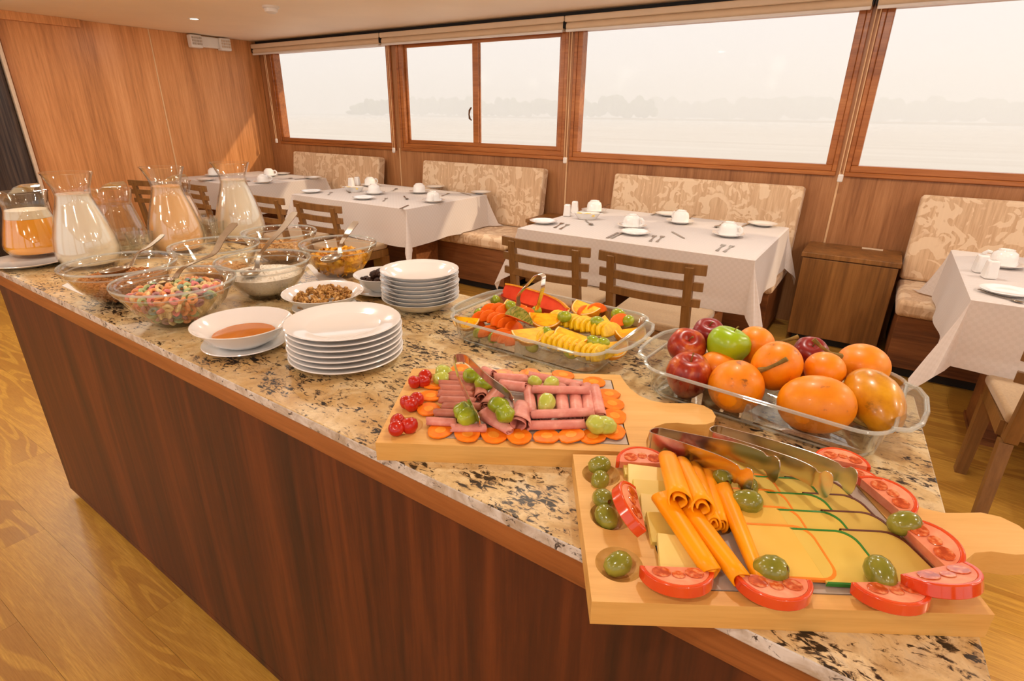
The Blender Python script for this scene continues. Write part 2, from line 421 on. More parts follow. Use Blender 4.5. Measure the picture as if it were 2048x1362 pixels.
m_pine = food('pineapple', [(.3, rgb(214, 164, 0)), (.7, rgb(248, 208, 14))], 60, .4, 4, 1.0, bmp=.3, coat=.05)
m_melon = food('melon_rind', [(.4, rgb(110, 120, 30)), (.6, rgb(178, 160, 70))], 60, .5, st=(4, 4, 1))
m_apple = food('red_apple', [(.3, rgb(120, 22, 14)), (.5, rgb(164, 44, 22)), (.7, rgb(214, 120, 46))], 16, .3, 4, .3, st=(2.2, 2.2, .45), coat=.1)
m_apple2 = food('dark_red_apple', [(.3, rgb(128, 20, 26)), (.7, rgb(146, 34, 34))], 18, .3, 4, coat=.1)
m_gapple = food('green_apple', [(.3, rgb(138, 176, 10)), (.7, rgb(162, 196, 30))], 8, .26, 3, coat=.1)
m_grana = food('granadilla', [(.3, rgb(150, 84, 16)), (.37, rgb(236, 134, 0)), (.6, rgb(246, 148, 0)), (.8, rgb(248, 164, 22))], 30, .42, 5, coat=.08)
m_papaya = food('papaya_skin', [(.26, rgb(110, 84, 20)), (.36, rgb(200, 132, 16)), (.6, rgb(222, 158, 26)), (.8, rgb(230, 172, 60))], 30, .3, 5, coat=.3)
m_stem = food('fruit_stem', [(.3, rgb(104, 88, 36)), (.7, rgb(158, 126, 66))], 60, .7)
m_bran = food('bran', [(.3, rgb(132, 76, 34)), (.5, rgb(182, 118, 60)), (.7, rgb(214, 154, 90))], 120, .7, 3)
m_corn = food('corn_cereal', [(.3, rgb(222, 150, 20)), (.7, rgb(248, 188, 44))], 60, .45)
m_puff = food('pale_cereal', [(.3, rgb(190, 138, 78)), (.7, rgb(226, 182, 120))], 60, .6)
m_coco = food('grated_coconut', [(.3, rgb(238, 230, 212)), (.7, rgb(250, 244, 232))], 200, .7)
m_nut = food('walnut', [(.35, rgb(92, 54, 18)), (.5, rgb(176, 124, 58)), (.65, rgb(226, 184, 116))], 150, .5, 4, bmp=.6)
m_prune = food('prune', [(.3, rgb(26, 12, 6)), (.7, rgb(74, 44, 30))], 90, .45, 4, .5, bmp=.7)
m_honey = food('honey', [(.3, rgb(180, 96, 8)), (.7, rgb(200, 116, 16))], 8, .1, 2, coat=.2)
m_juice = food('orange_juice', [(.3, rgb(250, 158, 0)), (.7, rgb(255, 172, 4))], 6, .12, 2, coat=.6)
m_foam = food('juice_foam', [(.3, rgb(232, 214, 176)), (.7, rgb(244, 228, 196))], 60, .5)
m_milk = food('milk_drink', [(.3, rgb(252, 242, 216)), (.7, rgb(254, 247, 226))], 5, .14, 2, coat=.6)
m_peach = food('peach_drink', [(.3, rgb(250, 196, 134)), (.7, rgb(254, 208, 150))], 5, .14, 2, coat=.6)
m_butter = food('butter_pats', [(.3, rgb(236, 196, 60)), (.7, rgb(246, 220, 130))], 30, .5)
LOOPC = [('pink', rgb(236, 146, 142)), ('orange', rgb(248, 170, 112)), ('green', rgb(190, 210, 152)), ('yellow', rgb(246, 218, 158)), ('purple', rgb(190, 142, 142)), ('teal', rgb(146, 172, 160))]
m_loops = [plain('loop_' + n, c, .7, .12, 160) for n, c in LOOPC]
m_curt = food('dark_curtain', [(.35, rgb(44, 38, 40)), (.7, rgb(92, 76, 66))], 6, .6, 3, st=(1, 8, .2))
# ------------------------------------------------------------------ room shell
XL, XR, YB, YF, ZC = -6.45, 3.6, -2.4, 4.4, 2.16
fl = struct(MB().box((XL - .1, YB - .1, -.06), (XR + .1, YF + .1, -.012)).obj('floor', m_floor, smooth=0))
PW, PL = .2, 1.28
row = 0; y = YB
plank_mesh = None
while y < YF - .01:
    x = XL - rnd.uniform(.1, 1.1)
    while x < XR:
        a, b = max(x, XL), min(x + PL, XR)
        if b - a > .02:
            if abs(b - a - PL) < 1e-6 and plank_mesh:
                o = plank_mesh.copy(); COL.objects.link(o); o.parent = fl
            else:
                o = MB().cbox((0, 0, -.006), (b - a - .0006, PW - .0006, .012)).obj('plank', m_floor, fl, smooth=0)
                if abs(b - a - PL) < 1e-6: plank_mesh = o
            o.location = ((a + b) / 2, y + PW / 2, 0)
        x += PL
    y += PW; row += 1
struct(MB().box((XL - .1, YB - .1, ZC), (XR + .1, YF + .1, ZC + .08)).obj('ceiling', m_ceil, smooth=0))

def wall_with_openings(name, mat, axis, at, th, lo, hi, ops, z0=0, z1=ZC):
    mb = MB(); x = lo
    def bx(a, b, c, d):
        if b - a < 1e-4 or d - c < 1e-4: return
        if axis == 'x': mb.box((a, at, c), (b, at + th, d))
        else: mb.box((at, a, c), (at + th, b, d))
    for (a, b, c, d) in ops:
        bx(x, a, z0, z1); bx(a, b, z0, c); bx(a, b, d, z1); x = b
    bx(x, hi, z0, z1)
    return struct(mb.obj(name, mat, smooth=0))
WIN = [(-6.21, -4.345), (-4.215, -2.375), (-2.265, -.31), (-.205, 1.75), (1.86, 3.5)]
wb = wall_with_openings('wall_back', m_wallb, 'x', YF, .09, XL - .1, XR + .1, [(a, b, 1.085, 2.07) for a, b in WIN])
for x in (-4.28, -2.318, -.256, 1.805):
    MB().box((x - .006, YF - .004, .02), (x + .006, YF + .001, 1.08)).obj('joint_strip', m_joint, wb, smooth=0)
MB().box((XL, YF - .03, 2.125), (XR, YF, 2.16)).obj('ceiling_gap_strip', m_black, wb, smooth=0)  # black strip carries the shade of the gap below the ceiling
wl = struct(MB().box((XL - .1, YB, 0), (XL, YF, ZC)).obj('wall_left', m_wall, smooth=0))
for y0, y1 in ((-2.4, -.2), (-.195, 1.99), (1.995, 3.197), (3.211, 4.395)):
    MB().box((0, y0, .02), (.006, y1, 2.158)).obj('wall_panel', m_wall, wl, loc=(XL, 0, 0), smooth=0)
MB().box((0, 3.198, .02), (.0075, 3.21, 2.158)).obj('joint_strip', m_joint, wl, loc=(XL, 0, 0), smooth=0)
hd = MB().box((XL + .006, .2, 2.093), (XL + .05, 2.6, 2.159)).obj('door_header', m_wall, wl, smooth=0)
wall_with_openings('wall_front', m_wallb, 'x', YB - .09, .09, XL - .1, XR + .1, [(-5.9, -3.2, .25, 2.1), (-3.0, -.3, .25, 2.1), (-.1, 3.2, .25, 2.1)])  # unseen walls, glazed large to bring more daylight inside
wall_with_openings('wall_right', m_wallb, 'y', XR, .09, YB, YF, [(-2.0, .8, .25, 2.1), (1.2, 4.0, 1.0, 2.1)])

# windows of the far wall
wn = 0
for i, (a, b) in enumerate(WIN):
    wn += 1
    fw = .042
    w_ = MB()
    z0, z1 = 1.085, 2.07
    w_.box((a, YF - .012, z0), (b, YF + .075, z0 + fw)).box((a, YF - .012, z1 - fw), (b, YF + .075, z1))
    w_.box((a, YF - .012, z0 + fw), (a + fw, YF + .075, z1 - fw)).box((b - fw, YF - .012, z0 + fw), (b, YF + .075, z1 - fw))
    o = struct(w_.obj('window_%d' % wn, m_frame, smooth=0, bevel=.004, seg=1))
    # raised outer architrave
    t_ = MB().box((a - .028, YF - .02, z0 - .028), (b + .028, YF, z0)).box((a - .028, YF - .02, z0), (a, YF, z1)).box((b, YF - .02, z0), (b + .028, YF, z1))
    t_.obj('architrave', m_frame, o, smooth=0, bevel=.004, seg=1)
    if i == 1:
        for sa, sb, yy in ((a + fw, -3.262, .03), (-3.33, b - fw, .008)):
            s = MB(); q = .05 if yy > .02 else .062; zz0, zz1 = z0 + fw, z1 - fw
            ql = .02 if yy > .02 else .062; qr = .066 if yy > .02 else .02
            s.box((sa, YF + yy, zz0), (sb, YF + yy + .02, zz0 + .036)).box((sa, YF + yy, zz1 - .03), (sb, YF + yy + .02, zz1))
            s.box((sa, YF + yy, zz0 + .036), (sa + ql, YF + yy + .02, zz1 - .03)).box((sb - qr, YF + yy, zz0 + .036), (sb, YF + yy + .02, zz1 - .03))
            so = s.obj('sliding_sash', m_frame, o, smooth=0, bevel=.003, seg=1)
            MB().box((sa + ql, YF + yy + .008, zz0 + .036), (sb - qr, YF + yy + .012, zz1 - .03)).obj('pane', m_pane, so, smooth=0)
        MB().ribbon([(-3.345, YF + .004, 1.36), (-3.345, YF - .022, 1.375), (-3.345, YF - .03, 1.41), (-3.345, YF - .022, 1.445), (-3.345, YF + .004, 1.47)], [.014, .018, .012, .018, .014], .006, (1, 0, 0)).obj('window_latch', m_bronze, o)
    else:
        MB().box((a + fw, YF + .03, z0 + fw), (b - fw, YF + .035, z1 - fw)).obj('pane', m_pane, o, smooth=0)
wn = 5
for a, b, c, d, ax in ((-5.9, -3.2, .25, 2.1, 'f'), (-3.0, -.3, .25, 2.1, 'f'), (-.1, 3.2, .25, 2.1, 'f'), (-2.0, .8, .25, 2.1, 'r'), (1.2, 4.0, 1.0, 2.1, 'r')):
    wn += 1; f = .04; mb = MB(); pn = MB()
    for p, q, r, s in ((a, b, c, c + f), (a, b, d - f, d), (a, a + f, c + f, d - f), (b - f, b, c + f, d - f), ((a + b) / 2 - f / 2, (a + b) / 2 + f / 2, c + f, d - f)):
        if ax == 'f': mb.box((p, YB - .08, r), (q, YB + .01, s))
        else: mb.box((XR - .01, p, r), (XR + .08, q, s))
    if ax == 'f': pn.box((a + f, YB - .04, c + f), (b - f, YB - .036, d - f))
    else: pn.box((XR + .036, a + f, c + f), (XR + .04, b - f, d - f))
    o = struct(mb.obj('window_%d' % wn, m_frame, smooth=0)); pn.obj('pane', m_pane, o, smooth=0)

# unseen overhang, added to cut off the upper part of the low sun
struct(MB().box((XL - .6, YF + .1, 2.2), (XR + 1.5, YF + .56, 2.28)).obj('sun_cut_overhang', m_ceil, smooth=0))

# roller blinds with their chains
BL = [(-6.435, -4.37, -6.228, 1.10, 'over the window nearest the left wall'), (-4.36, -2.352, -4.287, 1.07, 'over the two-pane sliding window'),
      (-2.345, -.278, -2.295, 1.07, 'over the widest window in the middle'), (-.268, 1.80, -.245, 1.06, 'over the window at the right edge')]
for a, b, cxx, cz, wh in BL:
    t = thing('roller_blind', 'rolled-up cream roller blind ' + wh, 'blind', ((a + b) / 2, YF - .05, 2.02), 0, 'roller blinds above the far windows')
    h = (b - a) / 2
    c = MB().box((-h, -.055, .062), (h, .045, .105)).obj('cassette', m_cream, t, smooth=0, bevel=.008)
    rl = MB(); rl.lathe([(0, -h + .01), (.034, -h + .01), (.034, h - .01), (0, h - .01)], 20, Matrix.Translation((0, -.01, .034)) @ Matrix.Rotation(pi / 2, 4, 'Y')); rl.obj('fabric_roll', m_blind, t)
    MB().box((-h + .012, -.05, -.006), (h - .012, -.034, .012)).obj('bottom_bar', m_plaster, t, smooth=0, bevel=.003)
    lx = cxx - (a + b) / 2
    for s in (-.011, .011):
        MB().tube([(lx + s, -.03, .05), (lx + s, -.03, cz - 2.02)], .0032, 6).obj('chain', m_joint, t)
    MB().box((lx - .016, -.042, cz - 2.055), (lx + .016, -.02, cz - 2.005)).obj('chain_weight', m_plaster, t, bevel=.008, smooth=0)
    for s in (-h, h - .006): MB().box((s, -.05, .02), (s + .006, .04, .07)).obj('end_bracket', m_black, t, smooth=0)

# emergency light, smoke detector, downlights
t = thing('emergency_light', 'white twin-head emergency light high on the wood wall', 'lamp', (XL + .008, 3.8, 2.09))
MB().box((0, -.11, -.05), (.06, .09, .055)).obj('housing', m_plaster, t, smooth=0, bevel=.01)
for s, yy in ((-1, -.17), (1, .15)):
    hd_ = MB().box((.01, yy - .062, -.065), (.09, yy + .062, .058)).obj('lamp_head', m_plaster, t, smooth=0, bevel=.012)
    g_ = MB()
    for r in range(3):
        for c_ in range(4): g_.cbox((.093, yy - .042 + c_ * .028, -.027 + r * .028), (.006, .02, .02))
    g_.obj('lens', m_strip if s > 0 else m_stone, hd_, smooth=0)
t = thing('smoke_detector', 'round white smoke detector on the ceiling', 'smoke detector', (-4.234, 3.049, ZC))
MB().lathe([(0, 0), (.062, 0), (.062, -.014), (.052, -.018)], 28).obj('base', m_plaster, t, fixn=True)
MB().lathe([(0, -.018), (.05, -.018), (.046, -.04), (.03, -.048), (0, -.048)], 28).obj('sensor_cover', m_plaster, t, fixn=True)

def mk_lamp():
    m, nt, out = M_('lamp_glow'); e = N(nt, 'ShaderNodeEmission'); e.inputs[0].default_value = (1, .84, .64, 1); e.inputs[1].default_value = 14; L(nt, e.outputs[0], out.inputs[0]); return m
m_glow = mk_lamp()
LAMPS = [(-5.388, 3.09)] + [(-3.69, 2.62)] + [(x, 3.09) for x in (-1.99, -.29, 1.41, 3.1)] + [(x, yy) for yy in (1.3, -.5, -1.8) for x in (-5.39, -3.69, -1.99, -.29, 1.41, 3.1)]  # only the first is seen; the unseen rest is added to brighten the saloon
LAMP_W = 2.0
ld = bpy.data.lights.new('downlight_bulb', 'AREA'); ld.shape = 'DISK'; ld.size = .11; ld.energy = LAMP_W; ld.color = (1, .88, .74)
ld2 = ld.copy(); ld2.energy = 6.5; ld2.color = (1, .92, .82)
dl0 = None
for i, (x, yy) in enumerate(LAMPS):
    lab = 'small lit recessed downlight in the beige ceiling' if i == 0 else 'recessed ceiling downlight added outside the view'
    if dl0 is None:
        t = dl0 = thing('downlight', lab, 'ceiling light', (x, yy, ZC), 0, 'recessed ceiling downlights')
        MB().lathe([(.05, 0), (.05, -.004), (.036, -.006), (.033, -.001), (.033, 0)], 24).obj('trim_ring', m_plaster, t, fixn=True)
        MB().lathe([(0, -.0015), (.034, -.0015), (.034, 0)], 20).obj('lens', m_glow, t, fixn=True)
    else: t = dup(dl0, (x, yy, ZC), 0, lab, 'ceiling downlights added outside the view')
    lo = bpy.data.objects.new('bulb', ld2 if i < 6 else ld); COL.objects.link(lo); lo.parent = t; lo.location = (0, 0, -.012)
if dl0: 
    if 'group' in dl0: del dl0['group']

# unseen opal globes, added as fill light for the ceiling and walls
m_opal, nt, out = M_('fill_globe_glow'); e_n = N(nt, 'ShaderNodeEmission'); e_n.inputs[0].default_value = (1, .92, .78, 1); e_n.inputs[1].default_value = 31; L(nt, e_n.outputs[0], out.inputs[0])
gp = None
for x, yy in ((-5.6, 1.1), (-5.6, -.4), (-4.4, 1.0), (-3.2, 1.2), (-1.2, 1.9), (1.0, 2.1), (2.8, 2.0), (-4.5, -1.6), (-1.9, -1.8), (1.9, -1.6)):
    if gp is None:
        gp = thing('fill_globe', 'opal globe fill light added outside the view', 'ceiling light', (x, yy, ZC), 0, 'fill globes added outside the view')
        MB().tube([(0, 0, -.001), (0, 0, -.13)], .006, 8).obj('stem', m_steel, gp)
        MB().lathe([(0, -.002), (.05, -.002), (.05, -.012), (0, -.012)], 20).obj('canopy', m_plaster, gp, fixn=True)
        gs = MB().lathe([(.02, -.125), (.06, -.14), (.085, -.175), (.09, -.21), (.085, -.245), (.06, -.28), (.0, -.295)], 24).obj('globe', m_opal, gp)
        t = gp
    else: t = dup(gp, (x, yy, ZC))

# dark curtain and a pale strip for the light along its edge
t = thing('door_curtain', 'dark grey gathered curtain beside the wood wall at the left edge', 'curtain', (XL + .06, 0.0, 0))
cv = []; n = 60
mb = MB(); zz = [.02, .7, 1.4, 2.08]
vs = []; fs = []
for i in range(n + 1):
    u = i / n; yy = -.2 + 2.12 * u; dx = .028 * sin(u * 46) + .01 * sin(u * 19)
    for z in zz: vs.append((dx, yy, z))
k = len(zz)
for i in range(n):
    for j in range(k - 1): fs.append((i * k + j, (i + 1) * k + j, (i + 1) * k + j + 1, i * k + j + 1))
o = mb.add(vs, fs).obj('fabric', m_curt, t, smooth=80)
sm = o.modifiers.new('thick', 'SOLIDIFY'); sm.thickness = .004
MB().tube([(.0, -.3, 2.085), (.0, 1.95, 2.085)], .009, 8).obj('rail', m_steel, t)
struct(MB().box((XL + .006, 1.935, .0), (XL + .1, 1.96, 2.092)).obj('curtain_edge_light', m_strip, smooth=0))

# ------------------------------------------------------------------ river outside
def mk_river():
    m, nt, out = M_('river_water')
    v = coords(nt, (.02, .2, 1), world=True); n = noise(nt, v, 1.0, 3)
    b = bsdf(nt, out, ramp(nt, n, [(.3, rgb(206, 194, 178)), (.7, rgb(216, 206, 192))]), .35, Specular_IOR_Level=.6); return m
struct(MB().box((-3000, YF + 3, -1.72), (3000, 3000, -1.7)).obj('river', mk_river(), smooth=0))
m_tree = food('jungle_foliage', [(.3, rgb(70, 86, 40)), (.7, rgb(120, 132, 66))], .05, .9)
m_sand = plain('sandy_bank', rgb(170, 150, 110), .9, .05, .01)
bank = MB()
def sh(px, D): # point on the far shore seen at this column, D metres out
    d = PY(px, 240, D); return d.x
pts = []
bank.box((sh(1060, 900), 895, -1.75), (2600, 1500, 1.2)); bank.box((-1500, 830, -1.75), (sh(1320, 860), 1500, .9))
struct(bank.obj('trim_2', m_sand, smooth=0)).name = 'far_bank'
tr = MB(); r2 = random.Random(3)
def blob(x, yy, h, wd):
    for q in range(4):
        tr.ell((x + r2.uniform(-wd, wd) * .5, yy + r2.uniform(-6, 6), h * r2.uniform(.35, .75)), (wd * r2.uniform(.4, .7), wd * .5, h * r2.uniform(.25, .42)), 8, 6)
x0, x1 = sh(706, 600), sh(800, 600)
for i in range(26): blob(x0 + (x1 - x0) * i / 25, 600, 8 + 10 * min(1, i / 6) + r2.uniform(-2, 3), 10)
x0, x1 = sh(800, 840), sh(1300, 840)
for i in range(70): blob(x0 + (x1 - x0) * i / 69, 840, 26 + r2.uniform(-5, 6), 13)
x0, x1 = sh(1290, 1150), sh(2300, 1150)
for i in range(90): blob(x0 + (x1 - x0) * i / 89, 1150 + r2.uniform(0, 60), 34 + r2.uniform(-8, 8), 22)
tag(tr.obj('jungle_treeline', m_tree), 'hazy line of jungle trees on the far river bank', 'trees', None, 'stuff')
hz = MB().box((-2500, 60, -1.6), (2900, 1400, 70)).obj('river_mist', None, smooth=0)
m, nt, out = M_('mist'); vs_ = N(nt, 'ShaderNodeVolumeScatter'); vs_.inputs['Color'].default_value = (1, .995, .99, 1); vs_.inputs['Density'].default_value = .0026; vs_.inputs['Anisotropy'].default_value = .2
L(nt, vs_.outputs[0], out.inputs['Volume']); hz.data.materials.clear(); hz.data.materials.append(m)
struct(hz)
# ------------------------------------------------------------------ benches and cabinets
BEN = [(-5.87, -4.455, 'farthest bench, under the window nearest the left wall'), (-3.85, -2.47, 'bench under the two-pane sliding window'),
       (-1.815, -.435, 'bench behind the table with two slatted chairs'), (.215, 1.6, 'bench at the right edge beside the low cabinet')]
for a, b, wh in BEN:
    W = (b - a) / 2
    t = thing('bench', 'cream damask upholstered ' + wh, 'bench', ((a + b) / 2, 4.0, 0), 0, 'upholstered benches along the window wall')
    MB().box((-W + .02, -.3, .06), (W - .02, .34, .37)).obj('base', m_bench, t, smooth=0, bevel=.003)
    MB().box((-W + .05, -.26, 0), (W - .05, .34, .06)).obj('plinth', m_black, t, smooth=0)
    MB().box((-W, -.33, .372), (W, .27, .47)).obj('seat_cushion', m_damask, t, bevel=.028, seg=3)
    bk = MB().box((-W, -.05, 0), (W, .05, .52)).obj('back_cushion', m_damask, t, loc=(0, .235, .468), rot=(radians(-9), 0, 0), bevel=.02, seg=3)
def cabinet(x0, x1, y0, y1, z, label):
    t = thing('side_cabinet', label, 'cabinet', ((x0 + x1) / 2, (y0 + y1) / 2, 0))
    w_, d_ = (x1 - x0) / 2, (y1 - y0) / 2
    MB().box((-w_ + .01, -d_ + .02, .05), (w_ - .01, d_, z - .032)).obj('body', m_cab, t, smooth=0)
    MB().box((-w_ + .012, -d_ + .004, .055), (w_ - .012, -d_ + .019, z - .036)).obj('door', m_cab, t, smooth=0, bevel=.002)
    MB().box((-w_, -d_, z - .03), (w_, d_, z)).obj('top', m_cab, t, smooth=0, bevel=.003)
    MB().box((-w_ + .04, -d_ + .05, 0), (w_ - .04, d_, .05)).obj('plinth', m_black, t, smooth=0)
cabinet(-.345, .2, 3.97, 4.38, .612, 'low brown wooden cabinet against the window wall, between two benches')
cabinet(-2.46, -1.93, 3.97, 4.38, .6, 'low wooden cabinet behind the middle table, mostly hidden')
p = PY(1748, 486, 4.34)
tag(MB().box((-.06, -.012, 0), (.06, .012, .006)).obj('paper_strip', m_cream, loc=(p.x, 4.33, .612), smooth=0), 'narrow cream strip lying at the back of the low cabinet', 'paper')

# ------------------------------------------------------------------ dining tables and cloths
def cloth(x0, y0, x1, y1, z, D, seed=0, amp=.01):
    r = random.Random(seed); S = []          # samples: base x,y, outward, length, flare
    per = [((x0, y0), (x1, y0), (0, -1)), ((x1, y0), (x1, y1), (1, 0)), ((x1, y1), (x0, y1), (0, 1)), ((x0, y1), (x0, y0), (-1, 0))]
    for k, (a, b, o) in enumerate(per):
        n = int(math.dist(a, b) / .04)
        for i in range(n + 1):
            u = i / n; s = min(u, 1 - u) * math.dist(a, b)
            wv = amp * sin(u * n * .55 + seed + k) * min(1, s / .2)
            S.append((a[0] + (b[0] - a[0]) * u, a[1] + (b[1] - a[1]) * u, o, D + .008 * sin(u * 9 + k), .02 + wv, (a[0] + (b[0] - a[0]) * u, a[1] + (b[1] - a[1]) * u)))
        o2 = per[(k + 1) % 4][2]
        for i in range(1, 10):
            th = i / 10 * pi / 2
            d = (o[0] * cos(th) + o2[0] * sin(th), o[1] * cos(th) + o2[1] * sin(th))
            Lh = D / max(cos(th), sin(th)); s2 = sin(2 * th)
            S.append((b[0], b[1], d, Lh, .015 + .11 * s2 ** 3 + .05 * r.random() * s2, b))
    rings = [(0, 0), (.0, .0), (.05, .02), (.2, .14), (.45, .4), (.72, .7), (1, 1)]
    n = len(S); vs = []; uv = []
    for q, (tz, tf) in enumerate(rings):
        for (x, yy, d, Lh, fl_, b) in S:
            ins = .012 if q == 0 else 0.0
            cx_, cy_ = (x0 + x1) / 2, (y0 + y1) / 2
            zz = z if q == 0 else z - .004 - Lh * tz
            px, py = x + d[0] * (fl_ * tf + .004), yy + d[1] * (fl_ * tf + .004)
            if py > 3.66 and any(b_[0] - .02 < px < b_[1] + .01 for b_ in BEN): zz = max(zz, .479)
            if q == 0: px, py = x - d[0] * ins * .0 + (cx_ - x) * .01, yy + (cy_ - yy) * .01
            vs.append((px, py, zz)); uv.append((b[0] + d[0] * Lh * tz, b[1] + d[1] * Lh * tz))
    fs = []
    for q in range(len(rings) - 1):
        for i in range(n):
            j = (i + 1) % n; fs.append((q * n + i, q * n + n + i, q * n + n + j, q * n + j)[::-1])
    fs.append(tuple(range(n)))
    me = bpy.data.meshes.new('tablecloth'); me.from_pydata(vs, [], fs); me.update()
    ul = me.uv_layers.new(name='UV')
    for lp in me.loops: ul.data[lp.index].uv = uv[lp.vertex_index]
    bm = bmesh.new(); bm.from_mesh(me); bmesh.ops.recalc_face_normals(bm, faces=bm.faces); bm.to_mesh(me); bm.free()
    me.polygons.foreach_set('use_smooth', [True] * len(me.polygons)); me.set_sharp_from_angle(angle=radians(50))
    o = bpy.data.objects.new('tablecloth', me); COL.objects.link(o); me.materials.append(m_cloth)
    return o
TAB = [(-6.3, 3.1, -5.1, 4.08, 'in the far corner by the left wall', .275), (-4.27, 3.04, -2.93, 4.06, 'second from the left wall', .28),
       (-1.86, 2.92, -.455, 4.0, 'in the middle, with two slatted chairs', .28), (.395, 2.745, 1.75, 3.83, 'cut off by the right edge', .28)]
for k, (x0, y0, x1, y1, wh, D) in enumerate(TAB):
    cx_, cy_ = (x0 + x1) / 2, (y0 + y1) / 2
    t = thing('dining_table', 'brown wooden dining table ' + wh, 'table', (cx_, cy_, 0), 0, 'dining tables along the benches')
    w_, d_ = (x1 - x0) / 2 - .006, (y1 - y0) / 2 - .006
    MB().box((-w_, -d_, .715), (w_, d_, .7475)).obj('tabletop', m_bench, t, smooth=0)
    for s in (-1, 1):
        MB().box((s * w_ * .62 - .045, -.2, .02), (s * w_ * .62 + .045, .08, .714)).obj('pedestal', m_bench, t, smooth=0, bevel=.003)
        MB().box((s * w_ * .62 - .05, -.23, 0), (s * w_ * .62 + .05, .1, .02)).obj('foot', m_bench, t, smooth=0)
    c = cloth(x0, y0, x1, y1, .7515, D, k + 2)
    tag(c, 'white checked tablecloth on the table ' + wh, 'tablecloth', 'white tablecloths')

# ------------------------------------------------------------------ chairs
def make_chair(label):
    t = thing('dining_chair', label, 'chair')
    # seat faces +Y, back at y=0
    sm_ = MB()
    sm_.prism([(-.22, .03), (.22, .03), (.235, .40), (.2, .45), (-.2, .45), (-.235, .40)], .42, .465)
    sm_.obj('seat', m_beige, t, bevel=.014, seg=3)
    fr = MB().box((-.21, .04, .36), (.21, .06, .418)).box((-.22, .41, .36), (.22, .43, .418)).box((-.225, .06, .36), (-.2, .41, .418)).box((.2, .06, .36), (.225, .41, .418))
    fr.obj('seat_rail', m_chair, t, smooth=0)
    for s in (-1, 1):
        MB().taper((s * .205 - .02, .385, s * .205 + .02, .43), (s * .2 - .024, .38, s * .2 + .024, .435), 0, .359).obj('leg', m_chair, t, smooth=0)
        MB().taper((s * .205 - .018, -.06, s * .205 + .018, -.02), (s * .2 - .02, .0, s * .2 + .02, .045), 0, .359).obj('leg', m_chair, t, smooth=0)
        pb = MB().add([(s * .19 - .02, .0, .36), (s * .19 + .02, .0, .36), (s * .19 + .02, .045, .36), (s * .19 - .02, .045, .36),
                       (s * .19 - .02, -.06, .785), (s * .19 + .02, -.06, .785), (s * .19 + .02, -.03, .785), (s * .19 - .02, -.03, .785)],
                      [(0, 3, 2, 1), (4, 5, 6, 7), (0, 1, 5, 4), (1, 2, 6, 5), (2, 3, 7, 6), (3, 0, 4, 7)])
        pb.obj('back_post', m_chair, t, smooth=0, bevel=.003)
    for z, w_, h in ((.775, .262, .05), (.695, .255, .042), (.615, .25, .04)):
        y0 = -.03 - (z - .36) * .0706 + .03
        pts = [(x, y0 - .008 - .03 * (1 - (x / w_) ** 2) + .012, z) for x in [w_ * (i / 6 - 1) for i in range(13)]]
        MB().ribbon(pts, h, .016, (0, 0, 1)).obj('back_slat', m_chair, t, smooth=30, bevel=.002, seg=1)
    return t
CH = [(-.832, 2.49, 0.0, 'slatted wooden chair at the middle table, the one nearer the cabinet'),
      (-1.405, 2.49, .02, 'slatted wooden chair at the middle table, left of its twin'),
      (-3.40, 2.64, .0, 'slatted wooden chair at the second table, seen above the cereal bowls'),
      (-4.04, 2.64, 0, 'slatted wooden chair at the second table, right behind the pale milk carafe')]
ch0 = None
for x, y, rz, lab in CH:
    if ch0 is None: ch0 = make_chair(lab); ch0.location = (x, y, 0); ch0.rotation_euler = (0, 0, rz); ch0['group'] = 'slatted dining chairs'
    else: dup(ch0, (x, y, 0), rz, lab)
dup(ch0, (.76, 2.335, 0), radians(1), 'wooden chair with beige seat at the right edge of the picture')
dup(ch0, (-5.72, 2.62, 0), radians(24), 'slatted wooden chair at the corner table, between the two glass pitchers')
dup(ch0, (-5.2, 2.72, 0), radians(-6), 'slatted wooden chair at the corner table, behind the peach-coloured carafe')

# ------------------------------------------------------------------ tableware on the dining tables
TZ = .7535
def mk_cup():
    t = thing('cup', 'x', 'cup')
    MB().lathe([(.041, 0), (.044, 0), (.0445, .012), (.043, .036), (.038, .05), (.027, .057), (.026, .0625), (.022, .0625), (.021, .058), (0, .058), (0, .054), (.034, .048), (.039, .034), (.0405, .01)], 28, closed=False).obj('body', m_white, t, fixn=False)
    MB().tube([(.041, 0, .044), (.055, 0, .046), (.066, 0, .036), (.066, 0, .022), (.056, 0, .013), (.0425, 0, .014)], .0045, 8, sq=1.4).obj('handle', m_white, t)
    return t
def mk_disc(name, R):
    return MB().lathe([(0, 0), (R * .55, 0), (R * .62, .004), (R * .98, .014), (R, .016), (R * .97, .0165), (R * .62, .0075), (R * .5, .005), (0, .0045)], 36).obj(name, m_white, fixn=True)
cup0 = sau0 = None
def put_cup(px, py, lab, tb, ang=0.0):
    global cup0, sau0
    p = P(px, py, TZ)
    if sau0 is None: sau0 = mk_disc('saucer', .076); s = sau0; s.location = p; tag(s, 'x', 'saucer'); s.scale = (1.22,) * 3
    else: s = dup(sau0, p)
    s['label'] = 'round white saucer under the ' + lab; s['group'] = 'saucers on the dining tables'
    q = (p.x, p.y, TZ + .0065)
    if cup0 is None: cup0 = mk_cup(); c = cup0; c.scale = (1.24,) * 3; c.location = q; c.rotation_euler = (0, 0, ang)
    else: c = dup(cup0, q, ang)
    c['label'] = 'upturned white cup, the ' + lab; c['group'] = 'upturned cups on the dining tables'
plate0 = None
def put_plate(px, py, lab, item=True):
    global plate0
    p = P(px, py, TZ)
    if plate0 is None: plate0 = mk_disc('bread_plate', .08); s = plate0; tag(s, 'x', 'plate'); s.location = p; s.scale = (1.15,) * 3
    else: s = dup(plate0, p)
    s['label'] = lab; s['group'] = 'small plates on the dining tables'
A2 = YAW * 0
